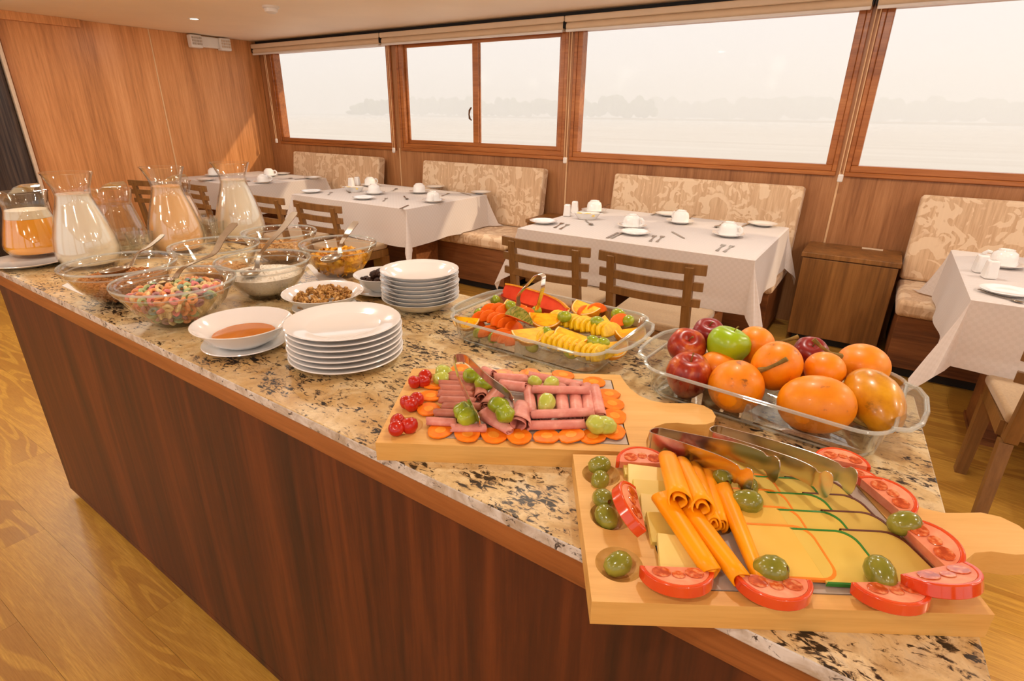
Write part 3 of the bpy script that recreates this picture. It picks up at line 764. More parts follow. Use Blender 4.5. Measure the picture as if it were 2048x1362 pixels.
for a in [(1456, 472, 'cup nearest the front right corner of the middle table', -.3), (1360, 446, 'cup at the centre of the middle table, facing the bench', 2.6), (1263, 455, 'cup behind the front plate of the middle table', -.2),
          (1188, 424, 'cup behind the oval dish on the middle table', 1.5),
          (867, 404, 'front right cup on the second table', -.9), (839, 386, 'rear right cup on the second table', 1.9), (749, 388, 'cup right of the oval dish on the second table', 2.4), (741, 372, 'cup behind the oval dish on the second table', 1.4),
          (527, 366, 'front cup on the corner table', 1.0), (539, 353, 'rear cup on the corner table', .6), (428, 352, 'cup behind the milk carafe on the corner table', .2),
          (2003, 533, 'cup behind the shakers on the right-hand table', 2.9)]:
    put_cup(*a[:2], a[2], None, a[3])
for a in [(1087, 446, 'small white plate at the front left corner of the middle table'), (1270, 468, 'small white plate at the front centre of the middle table'), (1524, 451, 'small white plate at the rear right corner of the middle table'), (1337, 431, 'small white plate behind the central cup of the middle table'),
          (623, 385, 'small white plate at the front left corner of the second table'), (727, 398, 'small white plate at the front centre of the second table'), (962, 387, 'small white plate at the right end of the second table'), (870, 376, 'small white plate behind the cups of the second table'),
          (564, 349, 'small white plate at the rear of the corner table'), (626, 357, 'small white plate at the right end of the corner table'), (412, 361, 'small white plate at the left end of the corner table'),
          (2012, 588, 'small white plate at the front left corner of the right-hand table')]:
    put_plate(*a)
def mk_fork():
    mb = MB(); pts = [(-.09, -.008), (-.088, .008), (-.02, .003), (.045, .004), (.06, .0115), (.066, .012)]
    mb.prism([(-.09, -.006), (-.085, -.009), (-.02, -.003), (.045, -.0035), (.058, -.0115), (.066, -.012), (.066, .012), (.058, .0115), (.045, .0035), (-.02, .003), (-.085, .009), (-.09, .006)], 0, .0018)
    for k in range(4): y = -.0108 + k * .0072; mb.box((.066, y - .0016, .0), (.1, y + .0016, .0018))
    return mb.obj('fork', m_steel2, smooth=0)
def mk_knife():
    return MB().prism([(-.1, -.006), (-.095, -.008), (0, -.006), (.002, -.008), (.09, -.007), (.1, .001), (.09, .006), (.002, .006), (0, .006), (-.095, .008), (-.1, .006)], 0, .002).obj('knife', m_steel2, smooth=0)
def mk_spoon(name='spoon', s=1.0, mat=None):
    mb = MB(); mb.ribbon([(-.085, 0, .008), (-.04, 0, .003), (.02, 0, .003), (.045, 0, .005)], [.015, .009, .006, .007], .0018, (0, 1, 0))
    mb.ell((.066, 0, .006), (.026, .0165, .004), 16, 6)
    return mb.obj(name, mat or m_steel2)
f0 = k0 = s0 = None
def cut(kind, p1, p2, lab):
    """cutlery lying from pixel p1 (handle) towards p2"""
    global f0, k0, s0
    a, b = P(*p1, TZ), P(*p2, TZ); c = (a + b) / 2; ang = math.atan2(b.y - a.y, b.x - a.x)
    src = {'fork': f0, 'knife': k0, 'spoon': s0}[kind]
    if src is None:
        o = {'fork': mk_fork, 'knife': mk_knife, 'spoon': mk_spoon}[kind](); tag(o, lab, kind)
        if kind == 'fork': f0 = o
        elif kind == 'knife': k0 = o
        else: s0 = o
        o.location = c; o.rotation_euler = (0, 0, ang)
    else: o = dup(src, c, ang)
    o['label'] = lab; o['group'] = kind + 's set on the dining tables'
for a in [('fork', (1296, 488), (1313, 467), 'steel fork left of its pair at the front of the middle table'), ('fork', (1307, 490), (1331, 467), 'steel fork right of its pair at the front of the middle table'),
          ('fork', (1103, 459), (1130, 443), 'steel fork left of its pair beside the front left plate'), ('fork', (1114, 462), (1141, 446), 'steel fork right of its pair beside the front left plate'),
          ('knife', (1214, 476), (1236, 465), 'steel knife left of its pair beside the front centre plate'), ('knife', (1222, 477), (1246, 465), 'steel knife right of its pair beside the front centre plate'),
          ('fork', (1430, 505), (1450, 487), 'steel fork below the front right cup, left one'), ('fork', (1444, 507), (1468, 489), 'steel fork below the front right cup, right one'),
          ('knife', (1343, 463), (1371, 478), 'steel butter knife between the two front cups of the middle table'), ('spoon', (1169, 440), (1185, 452), 'shiny spoon in front of the oval dish of the middle table'),
          ('spoon', (1300, 432), (1320, 424), 'spoon at the rear centre of the middle table'), ('spoon', (1448, 447), (1430, 456), 'spoon behind the front right cup of the middle table'),
          ('knife', (1480, 455), (1500, 446), 'knife beside the rear right plate of the middle table'), ('fork', (1206, 416), (1220, 408), 'fork behind the oval dish of the middle table'),
          ('fork', (1378, 437), (1390, 430), 'fork beside the central cup of the middle table'),
          ('spoon', (690, 379), (703, 388), 'shiny spoon in front of the oval dish of the second table'), ('spoon', (806, 392), (817, 401), 'shiny spoon at the front centre of the second table'),
          ('fork', (655, 391), (664, 383), 'fork beside the front left plate of the second table'), ('fork', (765, 404), (774, 395), 'fork beside the front centre plate of the second table'),
          ('knife', (802, 417), (815, 411), 'knife at the front edge of the second table'), ('knife', (920, 385), (944, 391), 'knife beside the right end plate of the second table'),
          ('spoon', (783, 383), (794, 378), 'spoon at the rear of the second table'), ('fork', (884, 392), (897, 387), 'fork right of the front right cup on the second table'),
          ('spoon', (480, 362), (494, 363), 'shiny spoon beside the milk carafe on the corner table'), ('spoon', (566, 359), (576, 358), 'spoon at the centre of the corner table'), ('knife', (600, 358), (615, 357), 'knife beside the right end plate of the corner table'),
          ('spoon', (1992, 592), (2006, 596), 'butter knife lying on the small plate of the right-hand table')]:
    cut(*a)
f0 = f0
# oval dishes and shakers
def oval(px, py, lab):
    p = P(px, py, TZ)
    t = thing('oval_dish', lab, 'dish', p, .5, 'oval white dishes on the dining tables')
    MB().lathe([(0, 0), (.055, 0), (.06, .004), (.085, .04), (.088, .042), (.084, .042), (.058, .008), (0, .007)], 40, sq=(1.05, .6)).obj('body', m_white, t, fixn=True)
    for s in (-1, 1): MB().prism([(s * .085, -.014), (s * .108, -.009), (s * .11, .009), (s * .085, .014)], .038, .043).obj('handle', m_white, t, smooth=0, bevel=.002)
    o = MB()
    r = random.Random(5)
    for q in range(9): o.cbox((r.uniform(-.055, .055), r.uniform(-.022, .022), TZ * 0 + .022 + q * .0015), (.03, .024, .012), None)
    b = o.obj('butter_pats', m_butter, loc=p, rot=(0, 0, .12), smooth=0, bevel=.002); tag(b, 'yellow butter pats in the ' + lab, 'butter', None, 'stuff')
oval(1174, 438, 'oval white dish on the middle table'); oval(709, 383, 'oval white dish on the second table')
sh0 = None
for px, py, lab in [(1134, 432, 'left white salt shaker on the middle table'), (1149, 425, 'right white pepper shaker on the middle table'), (703, 373, 'left white salt shaker on the second table'), (715, 371, 'right white pepper shaker on the second table'),
                    (1976, 556, 'front white shaker on the right-hand table'), (1957, 544, 'rear white shaker on the right-hand table')]:
    p = P(px, py, TZ)
    if sh0 is None: sh0 = MB().taper((-.026, -.026, .026, .026), (-.02, -.02, .02, .02), 0, .082).obj('shaker', m_white, loc=p, rot=(0, 0, .3), bevel=.008, seg=3); o = tag(sh0, lab, 'shaker')
    else: o = dup(sh0, p, .3)
    o['label'] = lab; o['group'] = 'white table shakers'
# ------------------------------------------------------------------ buffet counter
a0 = Vector((-2.42, .5235)); a1 = P(1984, 1361, TH); b1 = Vector((.133, 1.158)); b0 = Vector((-2.42, 1.178))
dr = (Vector((P(1984, 1361, TH).x, P(1984, 1361, TH).y)) - Vector((P(1888, 1021, TH).x, P(1888, 1021, TH).y)))
def onfront(x): return .5235 + (x + 2.42) * (-.0263)       # front edge line
# right corner where the end line meets the front line
pA, pB = P(1851, 874, TH), P(1984, 1361, TH)
k = (pB.x - pA.x) / (pB.y - pA.y)
yr = .45; xr = pB.x + k * (yr - pB.y); yr = onfront(xr)
OUT = [(-2.42, onfront(-2.42)), (xr, yr), (pA.x + k * (1.158 - pA.y), 1.158), (-2.42, 1.178)]
t = thing('buffet_counter', 'long mahogany-panelled buffet counter carrying the breakfast food', 'counter', (-1.1, .8, 0))
def loc_(pts, ins=0.0):
    c = (sum(p[0] for p in pts) / 4, sum(p[1] for p in pts) / 4)
    return [(p[0] + 1.1 + (ins if p[0] < c[0] else -ins), p[1] - .8 + (ins if p[1] < c[1] else -ins)) for p in pts]
MB().prism(loc_(OUT, .016), .045, TH - .021).obj('front_panel', m_panel, t, smooth=0)
MB().prism(loc_(OUT, .05), 0, .045).obj('kick_base', m_black, t, smooth=0)
tm = MB(); o_ = loc_(OUT, .006); i_ = loc_(OUT, .0165)
for q in range(4):
    j = (q + 1) % 4
    tm.prism([o_[q], o_[j], i_[j], i_[q]], TH - .062, TH - .024)
tm.obj('trim_strip', m_trim, t, smooth=0)
MB().prism(loc_(OUT, .01), TH - .024, TH - .0205).obj('shadow_gap', m_black, t, smooth=0)
MB().prism(loc_(OUT, .0155), .03, .052).obj('bottom_rail', m_panel, t, smooth=0)
wt = MB().prism(OUT, TH - .02, TH).obj('worktop', [m_granite, m_gedge], smooth=0, bevel=.0025, seg=2)
for p_ in wt.data.polygons: p_.material_index = 0 if abs(p_.normal.z) > .5 else 1
tag(wt, 'speckled beige granite worktop of the buffet counter', 'worktop')

# ------------------------------------------------------------------ glass vessels along the back left
ORG = dict(g=0)
def carafe(px, py, rz, liq, lab, lablq, top=.228, H=.29, s=1.0):
    c = P(px, py, TH + H)
    t = thing('glass_carafe', lab, 'carafe', (c.x, c.y, TH), rz, 'glass carafes on the counter')
    op = [(0, 0), (.06, 0), (.078, .01), (.088, .035), (.089, .06), (.082, .1), (.068, .15), (.053, .195), (.046, .222), (.049, .245), (.06, .275), (.066, .29)]
    ip = [(.063, .289), (.046, .245), (.043, .222), (.05, .195), (.065, .15), (.079, .1), (.086, .06), (.085, .035), (.075, .013), (0, .008)]
    mb = MB(); mb.lathe(op + ip, 40)
    vs = []
    for (x, y, z) in mb.v:          # pouring lip towards -x
        if z > .24 and x < 0:
            k_ = (z - .24) / .05; x -= .014 * k_ ** 2 * max(0, (-x / .06)) ** 4; 
        vs.append((x, y, z))
    mb.v = vs; mb.obj('body', m_glass, t)
    ip2 = [(0, .0085)] + [(r - .0012, z) for r, z in ip[::-1][1:] if z < top] + [(.0445 if top > .2 else .05, top), (0, top)]
    l = MB().lathe(ip2, 36).obj('drink', liq, loc=(c.x, c.y, TH), fixn=True); tag(l, lablq, 'drink')
    return t
carafe(133, 345, radians(20), m_milk, 'glass carafe of pale milk, largest, at the left front', 'pale milk filling the left front carafe')
carafe(324, 334, radians(20), m_peach, 'glass carafe of peach-coloured drink', 'peach-coloured drink in the middle carafe')
carafe(460, 325, radians(20), m_milk, 'glass carafe of pale milk, rightmost of the carafes', 'pale milk in the rightmost carafe')
def pitcher(px, py, rz, liq, lab, lablq, top=.125, foam=None, H=.205):
    c = P(px, py, TH + H); z0 = TH + (.012 if foam else 0)
    t = thing('glass_pitcher', lab, 'pitcher', (c.x, c.y, z0), rz, 'glass pitchers on the counter')
    op = [(0, 0), (.06, 0), (.078, .008), (.09, .028), (.0895, .042), (.08, .08), (.0685, .12), (.0615, .15), (.0605, .162), (.066, .175), (.07, .2), (.073, .205)]
    ip = [(.07, .204), (.063, .175), (.0575, .162), (.0585, .15), (.0655, .12), (.077, .08), (.0865, .042), (.087, .028), (.076, .011), (0, .007)]
    MB().lathe(op + ip, 40).obj('body', m_glass, t)
    MB().tube([(-.066, 0, .185), (-.1, 0, .192), (-.122, 0, .17), (-.122, 0, .12), (-.105, 0, .078), (-.086, 0, .07)], .0065, 8, sq=1.5).obj('handle', m_dish, t)
    MB().ribbon([(.0, 0, .202), (.03, 0, .222), (.06, 0, .232), (.085, 0, .222), (.092, 0, .212)], [.07, .062, .048, .034, .018], .0035, (0, 1, 0)).obj('ice_lip', m_dish, t, smooth=60)
    q = [(0, .0075)] + [(r - .0012, z) for r, z in ip[::-1][1:] if z < top] + [(.0637 - (top - .12) * .22, top), (0, top)]
    l = MB().lathe(q, 36).obj('drink', liq, loc=(c.x, c.y, z0), fixn=True); tag(l, lablq, 'drink')
    if foam:
        f = MB().lathe([(0, top + .0005), (.063, top + .0005), (.057, .148), (.0, .148)], 36).obj('foam', m_foam, l, fixn=True)
    return t
pitcher(43, 391, radians(12), m_juice, 'glass pitcher of bright orange juice on a white plate', 'bright orange juice with pale foam', .122, True)
pitcher(216, 378, radians(10), m_water_liq, 'glass pitcher of water behind the left milk carafe', 'clear water in the pitcher', .15)
pitcher(341, 362, radians(10), m_peach, 'glass pitcher half hidden behind the peach carafe', 'peach drink in the hidden pitcher', .14)
p = P(62, 528, TH)
tag(MB().lathe([(0, 0), (.07, 0), (.078, .004), (.115, .014), (.118, .016), (.114, .017), (.076, .0085), (0, .0075)], 48).obj('under_plate', m_white, loc=(p.x, p.y, TH), fixn=True), 'white plate under the orange juice pitcher', 'plate')
gl0 = None
for px, py, lab in [(251, 459, 'empty glass tumbler in front of the water pitcher, left one'), (277, 465, 'empty glass tumbler in front of the water pitcher, right one'),
                    (410, 433, 'empty glass tumbler beside the right carafe, rear left one'), (424, 441, 'empty glass tumbler beside the right carafe, front one'), (438, 434, 'empty glass tumbler half behind the right carafe')]:
    c = P(px, py, TH + .085)
    if gl0 is None:
        gl0 = MB().lathe([(0, 0), (.03, 0), (.033, .003), (.042, .085), (.04, .085), (.031, .012), (0, .01)], 28).obj('tumbler', m_dish, loc=(c.x, c.y, TH)); o = tag(gl0, lab, 'glass')
    else: o = dup(gl0, (c.x, c.y, TH))
    o['label'] = lab; o['group'] = 'empty tumblers among the carafes'

# ------------------------------------------------------------------ glass cereal bowls
def gprof(R, H):
    o = [(0, 0), (R * .42, 0), (R * .45, .004), (R * .6, H * .2), (R * .8, H * .52), (R * .93, H * .82), (R * .965, H * .86), (R * .995, H * .93), (R * 1.0, H)]
    i = [(R * .975, H), (R * .965, H * .93), (R * .93, H * .87), (R * .905, H * .82), (R * .77, H * .52), (R * .57, H * .22), (R * .4, .009), (0, .007)]
    return o, i
def gbowl(px, py, R, lab, H=.1):
    c = P(px, py, TH + H)
    t = thing('glass_bowl', lab, 'bowl', (c.x, c.y, TH), 0, 'glass cereal bowls')
    o, i = gprof(R, H)
    MB().lathe(o + i, 56).obj('body', m_glass, t)
    MB().lathe([(R * 1.0, H - .003), (R * 1.012, H), (R * 1.0, H + .003), (R * .985, H)], 56, closed=True).obj('rim', m_rim, t)
    MB().lathe([(R * .94, H * .82), (R * .955, H * .84), (R * .95, H * .86)], 56).obj('bead', m_rim, t)
    return c
def inner(R, H, z):
    o, i = gprof(R, H); pts = sorted(i, key=lambda q: q[1])
    for (r0, z0), (r1, z1) in zip(pts, pts[1:]):
        if z0 <= z <= z1: return r0 + (r1 - r0) * (z - z0) / max(1e-6, z1 - z0)
    return R * .9
def heap(name, c, R, H, top, bulge, piece, npc, mat, lab, cat, seed, size, flat=False, core=None):
    """a bed of small cereal pieces: a core mound plus loose pieces on its surface, one mesh"""
    r = random.Random(seed); mb = MB()
    prof = [(0, .0085)] + [(inner(R, H, z) - .003, z) for z in [top * q / 6 for q in range(1, 7)]]
    rt = inner(R, H, top) - .003
    for q in range(1, 7): rr = rt * (1 - q / 6); prof.append((rr, top + bulge * (1 - (rr / rt) ** 2)))
    prof[-1] = (0, top + bulge)
    core_mb = MB().lathe(prof, 40)
    mb.v += core_mb.v; mb.f += core_mb.f
    base = bpy.data.meshes.new('tmp')
    for k in range(npc):
        side = r.random() < .38
        a = r.uniform(0, 2 * pi)
        if side: z = r.uniform(.012, top); rr = inner(R, H, z) - size * .75
        else: rr = rt * math.sqrt(r.random()) * .97; z = top + bulge * (1 - (rr / rt) ** 2) + size * r.uniform(-.2, .5)
        M = Matrix.Translation((rr * cos(a), rr * sin(a), z)) @ Matrix.Rotation(r.uniform(0, 6.3), 4, 'Z') @ Matrix.Rotation(r.uniform(0, 3.1), 4, 'X')
        piece(mb, M, size * r.uniform(.7, 1.15), r)
    o = mb.obj(name, mat, loc=(c.x, c.y, TH), smooth=50)
    return tag(o, lab, cat, None, 'stuff')
def pc_nug(mb, M, s, r): mb.ell((0, 0, 0), (s, s * .7, s * .55), 5, 4, M)
def pc_curl(mb, M, s, r):
    n = 6; vs = []
    for i in range(n):
        a = i / (n - 1) * 4.6; x, y = cos(a) * s, sin(a) * s
        vs += [(x, y, -s * .45), (x, y, s * .45)]
    mb.add(vs, [(2 * i, 2 * i + 2, 2 * i + 3, 2 * i + 1) for i in range(n - 1)], M)
def pc_flake(mb, M, s, r): mb.add([(-s, -s * .4, 0), (s, -s * .3, s * .2), (s * .8, s * .4, 0), (-s * .7, s * .5, s * .25)], [(0, 1, 2, 3)], M)
c = gbowl(238, 526, .132, 'glass bowl of brown bran cereal, leftmost of the bowls')
heap('bran_cereal', c, .132, .1, .058, .012, pc_nug, 1100, m_bran, 'crumbly brown bran cereal in the leftmost glass bowl', 'cereal', 1, .006)
cL = gbowl(349, 560, .131, 'glass bowl of multicoloured loop cereal, at the counter front')
c = gbowl(429, 490, .124, 'glass bowl of toasted cereal, behind the coloured loops')
heap('toasted_cereal', c, .124, .1, .03, .006, pc_nug, 500, m_puff, 'light brown toasted cereal low in its glass bowl', 'cereal', 2, .006)
c = gbowl(526, 519, .121, 'glass bowl of white grated coconut')
heap('grated_coconut', c, .121, .1, .062, .008, pc_flake, 1200, m_coco, 'white grated coconut filling two thirds of its bowl', 'cereal', 3, .0026)
c = gbowl(558, 463, .119, 'rearmost glass bowl, holding beige flakes')
heap('beige_flakes', c, .119, .1, .05, .008, pc_flake, 700, m_puff, 'beige flakes in the rearmost glass bowl', 'cereal', 4, .008)
c = gbowl(676, 486, .115, 'glass bowl of bright yellow curled cereal, rightmost of the bowls')
heap('yellow_cereal', c, .115, .1, .052, .018, pc_curl, 330, m_corn, 'bright yellow curled cereal in the rightmost glass bowl', 'cereal', 5, .0115)

# coloured loops: every loop a thing
r = random.Random(11)
core = MB().lathe([(0, .0085), (.05, .012), (.075, .04), (.088, .055), (.06, .062), (0, .064)], 30).obj('loop_bed', m_loops[3], loc=(cL.x, cL.y, TH), fixn=True)
tag(core, 'bed of loop cereal under the visible loops in the front glass bowl', 'cereal', None, 'stuff')
def mk_torus():
    mb = MB(); S, T_ = 12, 6; Rr, rr = .0077, .0042; vs = []; fs = []
    for i in range(S):
        for j in range(T_):
            a, b = 2 * pi * i / S, 2 * pi * j / T_
            vs.append(((Rr + rr * cos(b)) * cos(a), (Rr + rr * cos(b)) * sin(a), rr * .95 * sin(b)))
    for i in range(S):
        for j in range(T_): fs.append((i * T_ + j, ((i + 1) % S) * T_ + j, ((i + 1) % S) * T_ + (j + 1) % T_, i * T_ + (j + 1) % T_))
    return mb.add(vs, fs)
protos = []
for (n, _c), m_ in zip(LOOPC, m_loops):
    o = mk_torus().obj('cereal_loop', m_); tag(o, '%s cereal loop among the mixed loops in the front glass bowl' % n, 'cereal', '%s loops in the glass bowl' % n); protos.append(o)
used = [False] * 6
pos = []
for k in range(6000):
    if len(pos) >= 285: break
    side = r.random() < .5
    a = r.uniform(0, 2 * pi)
    if side:
        if not (pi * .85 < a < pi * 2.15): continue
        z = r.uniform(.018, .062); rr = inner(.131, .1, z) - .0115
    else: rr = .095 * math.sqrt(r.random()); z = .071 + .014 * (1 - (rr / .1) ** 2)
    q = Vector((rr * cos(a), rr * sin(a), z))
    if any((q - p_).length < .0135 for p_ in pos): continue
    pos.append(q)
    ci = r.choices(range(6), [5, 6, 3, 4, 4, 2])[0]
    rot = (r.uniform(0, 3.1), r.uniform(-1, 1), r.uniform(0, 6.3)); L_ = (cL.x + q.x, cL.y + q.y, TH + q.z)
    if not used[ci]: protos[ci].location = L_; protos[ci].rotation_euler = rot; used[ci] = True
    else:
        o = dup(protos[ci], L_, rot)

# ------------------------------------------------------------------ white china
def wprof(R, H, foot=.5): return [(0, 0), (R * foot * .9, 0), (R * foot, .004), (R * .72, H * .35), (R * .9, H * .8), (R, H * .98), (R * 1.0, H), (R * .97, H), (R * .86, H * .8), (R * .68, H * .38), (R * .45, .01), (0, .008)]
def wbowl(px, py, R, H, zb, lab):
    c = P(px, py, TH + zb + H)
    o = MB().lathe(wprof(R, H), 56).obj('china_bowl', m_white, loc=(c.x, c.y, TH + zb), fixn=True); tag(o, lab, 'bowl'); return c
def saucer(c, R, lab):
    tag(MB().lathe([(0, 0), (R * .6, 0), (R * .66, .004), (R, .013), (R * .985, .015), (R * .64, .0085), (0, .0075)], 48).obj('saucer', m_white, loc=(c.x, c.y, TH), fixn=True), lab, 'saucer')
c = wbowl(484, 643, .1, .048, .009, 'white china bowl of honey in front of the plate stack'); saucer(c, .086, 'white saucer under the honey bowl')
tag(MB().lathe([(0, .0), (.045, 0), (.0, .0)][:2] + [(.062, .012), (.0, .012)], 40).obj('honey', m_honey, loc=(c.x, c.y, TH + .019), fixn=True), 'golden brown honey pooled in the white bowl', 'honey')
c = wbowl(646, 582, .1, .042, .009, 'white china bowl of walnut pieces behind the plate stack'); saucer(c, .08, 'white saucer under the walnut bowl')
cw = c
c = wbowl(767, 547, .083, .045, .009, 'white china bowl of prunes, half hidden by the bowl stack'); saucer(c, .085, 'white saucer under the prune bowl')
cp = c
r = random.Random(4)
def mk_nut():
    mb = MB(); mb.ell((0, 0, 0), (.009, .006, .005), 8, 6)
    mb.v = [(x + r.uniform(-.0024, .0024), y + r.uniform(-.0024, .0024), z + r.uniform(-.0022, .0022)) for x, y, z in mb.v]
    return mb.obj('walnut_piece', m_nut, smooth=30)
nuts = [mk_nut() for _ in range(4)]
for o in nuts: tag(o, 'brown walnut piece heaped in the white china bowl', 'walnut', 'walnut pieces in the white bowl')
ks = 0
for k in range(95):
    a = r.uniform(0, 6.3); q = .07 * math.sqrt(r.random()); L_ = (cw.x + q * cos(a), cw.y + q * sin(a), TH + .036 + .02 * (1 - (q / .07) ** 2) + (k % 2) * -.006)
    rot = (r.uniform(0, 6), r.uniform(0, 6), r.uniform(0, 6))
    if k < 4: nuts[k].location = L_; nuts[k].rotation_euler = rot
    else: dup(nuts[k % 4], L_, rot, None, None, r.uniform(.8, 1.3))
def mk_prune():
    mb = MB(); mb.ell((0, 0, 0), (.016, .012, .010), 12, 9)
    mb.v = [(x + r.uniform(-.0026, .0026), y + r.uniform(-.0026, .0026), z + r.uniform(-.0026, .0026)) for x, y, z in mb.v]
    return mb.obj('prune', m_prune, smooth=60)
pr0 = mk_prune(); tag(pr0, 'wrinkled black prune piled in the half-hidden white bowl', 'prune', 'prunes in the white bowl'); first = True
for k in range(22):
    a = k * 2.4; q = .056 * math.sqrt(((k % 14) + .5) / 14) * (1 if k < 14 else .6); L_ = (cp.x + q * cos(a), cp.y + q * sin(a), TH + .034 + (.016 if k >= 14 else 0) + .006 * (1 - q / .056))
    rot = (r.uniform(-.5, .5), r.uniform(-.5, .5), r.uniform(0, 6))
    if first: pr0.location = L_; pr0.rotation_euler = rot; first = False
    else: dup(pr0, L_, rot)
# stack of dinner plates
c = P(687, 640, TH + .083)
pl = MB().lathe([(0, 0), (.066, 0), (.072, .003), (.105, .0125), (.112, .0145), (.114, .016), (.112, .0175), (.1, .0155), (.074, .0075), (.07, .006), (0, .0055)], 64).obj('dinner_plate', m_white, fixn=True)
NPL = 7
POSN = ['topmost', 'second from the top', 'third from the top', 'middle', 'third from the bottom', 'second from the bottom', 'bottom']
for k in range(NPL):
    L_ = (c.x + r.uniform(-.0015, .0015), c.y + r.uniform(-.0015, .0015), TH + .0113 * k); lab = 'large white dinner plate, %s of the front plate stack' % POSN[NPL - 1 - k]
    if k == 0: o = pl; o.location = L_; tag(o, lab, 'plate', 'dinner plates in the front stack')
    else: dup(pl, L_, 0, lab)
# stack of cereal bowls
c = P(839, 537, TH + .106)
bl = MB().lathe(wprof(.099, .0345, .5), 56).obj('cereal_bowl', m_white, fixn=True)
POSN = ['topmost', 'second from the top', 'third from the top', 'fourth from the top', 'fourth from the bottom', 'third from the bottom', 'second from the bottom', 'bottom']
for k in range(8):
    L_ = (c.x + r.uniform(-.0015, .0015), c.y + r.uniform(-.0015, .0015), TH + .0103 * k); lab = 'white china bowl, %s of the tall bowl stack' % POSN[7 - k]
    if k == 0: o = bl; o.location = L_; tag(o, lab, 'bowl', 'bowls in the tall stack')
    else: dup(bl, L_, 0, lab)
# napkins
for pts, lab in [([P(124, 572, TH), P(165, 590, TH), P(215, 590, TH), P(150, 560, TH)], 'corner of a white napkin under the bran bowl'),
                 ([P(610, 528, TH), P(640, 562, TH), P(700, 566, TH), P(650, 535, TH)], 'white napkin under the yellow cereal bowl')]:
    c_ = sum(pts, Vector()) / 4
    tag(MB().prism([(p.x - c_.x, p.y - c_.y) for p in pts], 0, .0015).obj('napkin', m_paper, loc=(c_.x, c_.y, TH), smooth=0), lab, 'napkin')

# serving spoons standing in the bowls
def sspoon(pts, lab, bowl_dir=None):
    """pts: list of (px, py, z above worktop); first two points span the bowl of the spoon"""
    Q = [P(x, y, TH + z) for x, y, z in pts]; o0 = Q[0]
    t = thing('serving_spoon', lab, 'spoon', o0, 0, 'serving spoons in the bowls')
    L0, L1 = Q[0] - o0, Q[1] - o0; c = (L0 + L1) / 2; ln = (L1 - L0).length / 2
    M = frame(c, L1 - L0)
    mb = MB(); prof = [(0, -1), (.5, -.86), (.8, -.6), (.95, -.3), (1, 0), (.93, 0), (.86, -.3), (.72, -.55), (.45, -.78), (0, -.9)]
    mb.lathe(prof, 24, M @ Matrix.Diagonal((ln, .025, .013, 1))); mb.obj('spoon_bowl', m_steel2, t)
    # smooth handle
    H_ = [q - o0 for q in Q[1:]]; pts_ = []
    for a, b, c2, d in zip([H_[0]] + H_, H_, H_[1:], H_[2:] + [H_[-1]]):
        for k in range(5):
            u = k / 5; pts_.append(.5 * ((2 * b) + (c2 - a) * u + (2 * a - 5 * b + 4 * c2 - d) * u * u + (3 * b - a - 3 * c2 + d) * u ** 3))
    pts_.append(H_[-1]); n = len(pts_)
    ax = (pts_[-1] - pts_[0]); wd = ax.cross(Vector((0, 0, 1))).normalized()
    ws = [.016 - .006 * min(1, i / (n * .25)) + (.017 * max(0, (i / n - .35)) / .65) for i in range(n)]; ws[-1] *= .6
    MB().ribbon(pts_, ws, .0022, wd).obj('handle', m_steel2, t, smooth=60)
sspoon([(198, 545, .086), (262, 532, .092), (276, 506, .118), (300, 492, .135), (327, 469, .16)], 'serving spoon in the brown bran cereal')
sspoon([(294, 566, .092), (350, 556, .096), (366, 536, .115), (400, 520, .125), (428, 506, .13), (446, 474, .155), (470, 446, .18)], 'serving spoon in the coloured loop cereal')
sspoon([(488, 550, .08), (514, 536, .084), (519, 512, .115), (540, 484, .145), (566, 456, .17), (590, 424, .2)], 'serving spoon in the grated coconut')
sspoon([(645, 522, .08), (680, 506, .088), (681, 490, .105), (694, 468, .135), (712, 443, .16)], 'serving spoon in the bright yellow cereal')
